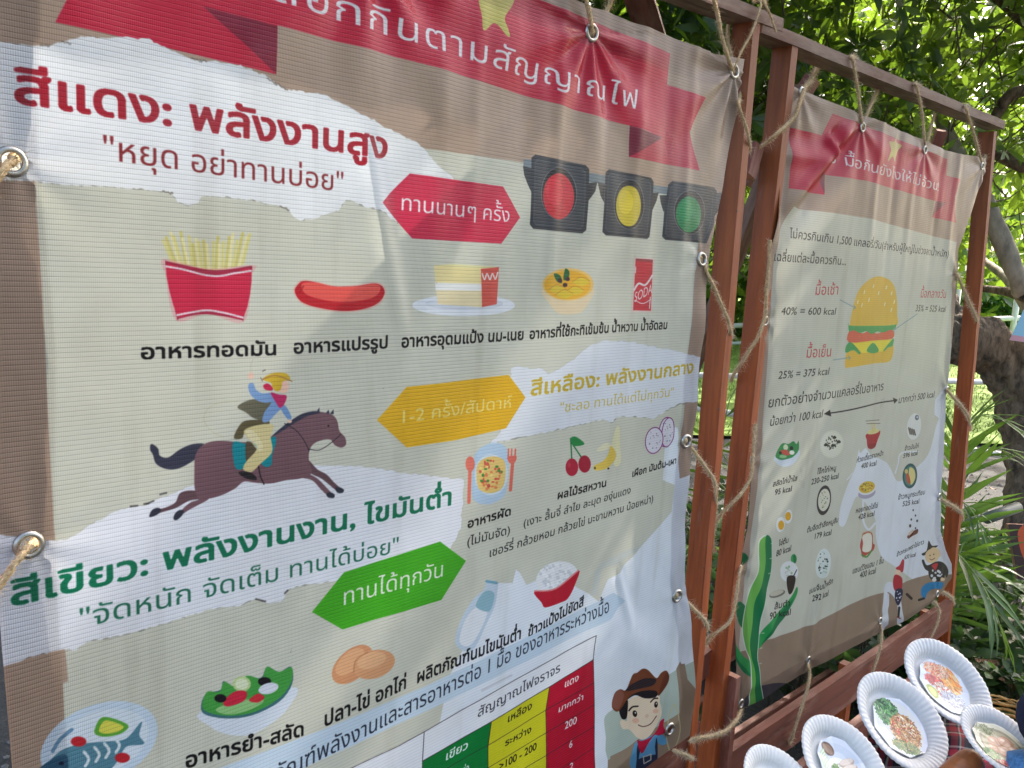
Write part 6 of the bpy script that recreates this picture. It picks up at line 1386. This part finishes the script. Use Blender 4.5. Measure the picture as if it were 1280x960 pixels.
def back_tree(label, c, rdi, dens, g, l=(.16, .30), trunk_r=.14):
    e = empty('background_tree', (c[0], c[1], 0)); tag(e, label, 'tree', 'trees behind the banners')
    limb('trunk', [(c[0], c[1], -.05), (c[0] + .1, c[1], c[2] * .5), (c[0], c[1] + .1, c[2])], [trunk_r, trunk_r * .8, trunk_r * .4], BARK, e, 10, .2)
    tips = []; n = int(4.19 * np.prod(rdi) * dens); u = g.normal(0, 1, (n, 3)); u /= np.linalg.norm(u, axis=1)[:, None]; p = np.array(c) + u * np.array(rdi) * (g.uniform(.2, 1, n) ** .4)[:, None]
    keep = np.array([noise.noise((float(a[0]) * .7, float(a[1]) * .7, float(a[2]) * .9)) > -.18 for a in p]); p = p[keep]; u = u[keep]
    fr = rosettes(p, u * .6 + g.normal(0, .5, p.shape), g, 5, 7, l[0], l[1]); tag(leaves_mesh('foliage', fr, LEAFB, e, 1.5), kind='stuff')
back_tree('round dense tree far behind, seen above the farther banner', (9.0, 8.5, 4.6), (3.6, 3.0, 3.2), 16, g)
back_tree('tall loose tree far behind, above the rail between the banners', (5.5, 9.0, 5.0), (3.2, 2.6, 3.6), 16, g)
back_tree('bright green tree far behind at the right picture edge', (13.0, 5.2, 4.2), (3.4, 2.8, 3.0), 14, g)
back_tree('dark tree far behind, beyond the hedge and white fence', (17.0, 12.0, 4.8), (6.5, 5.5, 3.8), 5, g, (.3, .5), .25)
back_tree('low dark shrubbery mass far behind the clipped hedge', (19.5, 7.6, 2.2), (7.5, 3.0, 2.4), 9, g, (.25, .42), .2)
back_tree('added unseen tree on the viewer side, tempering sky light and reflections', (.5, -6.5, 5.0), (4.5, 2.6, 2.6), 8, g, (.25, .42), .25)  # added out of view to cut sky light and shape vinyl reflections
# hedge
hg = empty('clipped_hedge', (17, 6, 0)); tag(hg, 'long clipped green hedge behind the farther white fence', 'hedge')
h0, h1 = at_o(880, 380, 17.5), at_o(1330, 380, 17.5); n = 9000; a = g.uniform(-.3, 1.3, n); q = g.uniform(0, 1, n)
p = np.array(h0)[None] + np.outer(a, np.array(h1 - h0)); fwd = np.array([.69, .70, 0]); p = p + np.outer(g.uniform(0, .7, n), fwd); p[:, 2] = q * 1.25 + .05
fr = rosettes(p, g.normal(0, 1, p.shape) - fwd, g, 4, 5, .10, .18); tag(leaves_mesh('foliage', fr, leaf_mat('hedge_leaf', (.03, .10, .015), (.09, .22, .03), (.2, .4, .04), 'island'), hg, 1.6), kind='stuff')

# ------------------------------------------------------------------ palms, weeds, litter
PALM = leaf_mat('palm_leaflet', (.020, .070, .016), (.095, .20, .038), (.22, .38, .04), 'object'); STEM = simple('palm_stem', (.28, .36, .10), .5, .2, 20)
lm = bpy.data.meshes.new('leaflet'); lm.from_pydata([(0, 0, 0), (.25, .040, .008), (.25, 0, -.006), (.25, -.040, .008), (.65, .034, -.02), (.65, 0, -.032), (.65, -.034, -.02), (1, 0, -.12)], [], leaf_faces()); lm.materials.append(PALM); lm.polygons.foreach_set('use_smooth', [True] * 6)
def palm(label, basep, fronds, seed):
    e = empty('areca_palm', basep); tag(e, label, 'palm', 'areca palms beside the far post'); g = random.Random(seed)
    for pts, L0, npair, droop in fronds:
        C = crom(pts, .02); n = len(C); vs, fs = tube(C, list(np.linspace(.006, .0018, n)), 6); st = obj('frond', vs, fs, STEM, e, True)
        for k in range(npair):
            t = .16 + .84 * k / npair; i = min(int(t * (n - 1)), n - 2); c = C[i]; T = (C[i + 1] - C[i]).normalized(); sd_ = T.cross(Vector((0, 0, 1)));  sd_ = sd_.normalized() if sd_.length > .1 else Vector((1, 0, 0)); up_ = sd_.cross(T)
            ln = L0 * (math.sin(math.pi * (.12 + .80 * t)) ** .6) * g.uniform(.9, 1.08)
            for s in (-1, 1):
                x = (T * (.75 + .35 * t) + sd_ * s * (1.0 - .45 * t) + up_ * .18 + Vector((0, 0, -droop * g.uniform(.8, 1.2))) + Vector((g.uniform(-.06, .06), g.uniform(-.06, .06), g.uniform(-.06, .06)))).normalized()
                y = x.cross(up_).normalized() if x.cross(up_).length > .05 else sd_; z = x.cross(y); y, z = (y, z) if z.z > 0 else (-y, -z)
                o = bpy.data.objects.new('leaflet', lm); link(o); o.parent = st
                c_ = c - Vector(e.location); w = 1.0 if ln > .15 else 1.2
                o.matrix_local = Matrix.Translation(Vector(e.location)) @ Matrix([[x[0] * ln, y[0] * ln * w, z[0] * ln, c_[0]], [x[1] * ln, y[1] * ln * w, z[1] * ln, c_[1]], [x[2] * ln, y[2] * ln * w, z[2] * ln, c_[2]], [0, 0, 0, 1]])
pb = at_z(1195, 905, 0.0) if False else Vector((2.95, 1.05, 0))
palm('areca palm with arching feathery fronds behind the far post', (pb.x, pb.y, 0), [
    ([(pb.x, pb.y, .05), at_o(1192, 640, 3.0), at_o(1196, 560, 2.95), at_o(1215, 524, 2.9), at_o(1245, 520, 2.85), at_o(1285, 545, 2.8)], .30, 24, .35),
    ([(pb.x, pb.y, .05), at_o(1185, 720, 3.1), at_o(1192, 620, 3.1), at_o(1208, 570, 3.1), at_o(1240, 560, 3.1), at_o(1282, 566, 3.1)], .24, 22, .55),
    ([(pb.x, pb.y, .05), at_o(1176, 760, 2.9), at_o(1184, 700, 2.8), at_o(1198, 694, 2.7), at_o(1222, 722, 2.65), at_o(1244, 765, 2.6), at_o(1258, 812, 2.6)], .27, 26, .20),
    ([(pb.x, pb.y, .05), at_o(1186, 720, 3.0), at_o(1192, 640, 2.95), at_o(1204, 628, 2.9), at_o(1222, 650, 2.85), at_o(1236, 690, 2.8)], .20, 16, .45),
    ([(pb.x, pb.y, .05), at_o(1190, 770, 2.9), at_o(1200, 690, 2.9), at_o(1222, 662, 2.95), at_o(1252, 664, 3.0), at_o(1275, 690, 3.0)], .22, 18, .6),
    ([(pb.x, pb.y, .05), at_o(1170, 700, 3.2), at_o(1150, 560, 3.2), at_o(1130, 520, 3.2), at_o(1090, 520, 3.3)], .28, 14, .5)], 5)
pb2 = Vector((1.9, 1.75, 0))
palm('small areca palm glimpsed through the gap between the two frames', (pb2.x, pb2.y, 0), [
    ([(pb2.x, pb2.y, .05), at_o(905, 640, 2.5), at_o(902, 560, 2.45), at_o(912, 500, 2.4), at_o(925, 480, 2.4)], .26, 12, .7),
    ([(pb2.x, pb2.y, .05), at_o(895, 660, 2.5), at_o(890, 590, 2.4), at_o(893, 545, 2.3), at_o(885, 520, 2.3)], .24, 10, .8)], 8)
# weeds and dark ground cover
WEED = leaf_mat('weed_leaf', (.018, .045, .014), (.06, .12, .03), (.12, .24, .04), 'island')
g = np.random.default_rng(77); n = 3400; p = np.stack([g.uniform(1.2, 5.2, n), g.uniform(.85, 3.4, n), g.uniform(.02, .34, n) ** 1.0], 1)
keep = np.array([noise.noise((float(a[0]) * 1.6, float(a[1]) * 1.6, 5.0)) > -.10 + (0.5 if a[0] > 4.4 else 0) + .3 * (a[1] > 2.4) for a in p]); p = p[keep]
# and along the front of the plank behind the stand
n = 700; p2 = np.stack([g.uniform(2.75, 3.9, n), g.uniform(.25, 1.0, n), g.uniform(.02, .30, n)], 1); p = np.concatenate([p, p2])
fr = rosettes(p, g.normal(0, .4, p.shape) + np.array([0, 0, 1.0]), g, 5, 7, .04, .10, splay=(.9, 1.5)); tag(leaves_mesh('weeds', fr, WEED, None, 1.6), 'low dark green weeds covering the ground behind the frames', 'weeds', kind='stuff')
vs, fs = [], []
for i in range(0, len(p), 3):
    b = Vector(p[i].tolist()); a_, f_ = tube([(b.x, b.y, 0), tuple(b)], [.003, .002], 4, False); o_ = len(vs); vs += a_; fs += [tuple(x + o_ for x in f) for f in f_]
tag(obj('weed_stems', vs, fs, TWIG), 'thin stems of the low weeds behind the frames', 'weeds', kind='stuff')
DRY = simple('dry_leaf', (.20, .10, .05), .8, .4, 20)
for k, (px, py, d, s, lab) in enumerate(((1272, 864, 2.6, .16, 'large curled brown dry leaf above the straw basket'), (1222, 700, 3.6, .05, 'small brown dry leaf lying on the path behind the palm'), (1244, 612, 4.4, .07, 'brown dry leaf lying on the path left of the trunk'))):
    P = at_o(px, py, d); V = LEAF_V * np.array([s, s * 2.0, s]) ; V[:, 2] += .25 * np.abs(V[:, 1]) ; a = 1.2 + k; c_, s_ = math.cos(a), math.sin(a)
    tag(obj('dry_leaf', [(P.x + v[0] * c_ - v[1] * s_, P.y + v[0] * s_ + v[1] * c_, P.z + v[2] + v[0] * .3) for v in V], leaf_faces(), DRY, None, True), lab, 'leaf', 'dry leaves')
# thick litter of pebbles on the ground at the far left and on the path
g = random.Random(9); PEB = simple('pebble', (.17, .16, .145), .9, .4, 40); vs, fs = [], []
for _ in range(2600):
    if g.random() < .5: x, y = g.uniform(-.4, 1.6), g.uniform(.95, 2.6)
    else: x, y = g.uniform(3.0, 7.0), g.uniform(.9, 3.6)
    r = g.uniform(.006, .018); o_ = len(vs); vs += [(x + r * g.uniform(.7, 1.2) * math.cos(t), y + r * g.uniform(.7, 1.2) * math.sin(t), .002) for t in (0, 1.26, 2.5, 3.8, 5.0)] + [(x, y, r * .8)]
    fs += [(o_ + i, o_ + (i + 1) % 5, o_ + 5) for i in range(5)]
tag(obj('pebbles', vs, fs, PEB), 'pale pebbles and grit scattered over the ground', 'pebbles', kind='stuff')

# ------------------------------------------------------------------ small signs at the right edge
class Lab(Flat): pass
def sign_board(label, name, quad, d, art, th, cat, nm, sup=None):
    Q = [at_o(x, y, d) for x, y in quad]; n = (Q[1] - Q[0]).cross(Q[3] - Q[0]).normalized(); 
    if n.dot(Vector((0, 0, CAMZ)) - Q[0]) < 0: n = -n
    e = empty(nm, (Q[3].x, Q[3].y, 0)); tag(e, label, cat)
    f = obj('face', [q + n * .001 for q in Q], [(0, 1, 2, 3)], photo_mat(name, art), e, False, np.array([(0, 1), (1, 1), (1, 0), (0, 0)]))
    b = [q - n * th for q in Q]; obj('panel', [q - n * .0005 for q in Q] + b, [(0, 1, 2, 3), (7, 6, 5, 4), (0, 4, 5, 1), (1, 5, 6, 2), (2, 6, 7, 3), (3, 7, 4, 0)], END if th > .01 else PAPER, e)
    m_ = (Q[2] + Q[3]) / 2
    if cat == 'notice': return
    pipe('stake', Vector((m_.x, m_.y, 0)) - n * (th + .012), m_ - n * (th + .012) + Vector((0, 0, .1)), .01, e, 8, WOOD_RED)
A = Flat((58, 34, 36)); A.blob([(40, 10), (120, -10), (220, 0), (220, 190), (120, 196), (60, 170), (30, 90)], (206, 84, 44)); A.blob([(90, 60), (160, 40), (220, 50), (220, 140), (130, 150), (86, 110)], (232, 228, 224))
sign_board('small dark maroon wooden sign with an orange and white blot at the right edge', 'blot_print', [(1260, 655), (1335, 658), (1338, 730), (1272, 724)], 2.9, A, .014, 'sign', 'wooden_sign')
A = Flat((150, 196, 216)); A.poly([(0, 168), (200, 176), (200, 200), (0, 200)], (214, 150, 160)); A.poly([(30, 0), (80, 0), (70, 40), (20, 46)], (220, 160, 170))
for i in range(5): A.line([(40, 60 + i * 20), (180, 64 + i * 20)], 4, (120, 170, 196))
sign_board('pale blue paper notice with pink edges standing by the tree knot', 'notice_print', [(1281, 384), (1330, 384), (1325, 434), (1262, 425)], 3.9, A, .002, 'notice', 'paper_notice')
A = Flat((226, 222, 190)); A.rect = None
A.text('ของอร่อย', (12, 130), (190, 130), 62, (206, 168, 40), bold=.02); A.line([(0, 10), (200, 10)], 10, (240, 240, 236)); A.line([(0, 186), (200, 186)], 10, (240, 240, 236))
sign_board('distant pale shop banner with yellow Thai letters beyond the hedge', 'shop_print', [(1214, 318), (1266, 322), (1266, 346), (1214, 345)], 20.0, A, .03, 'banner', 'shop_banner')
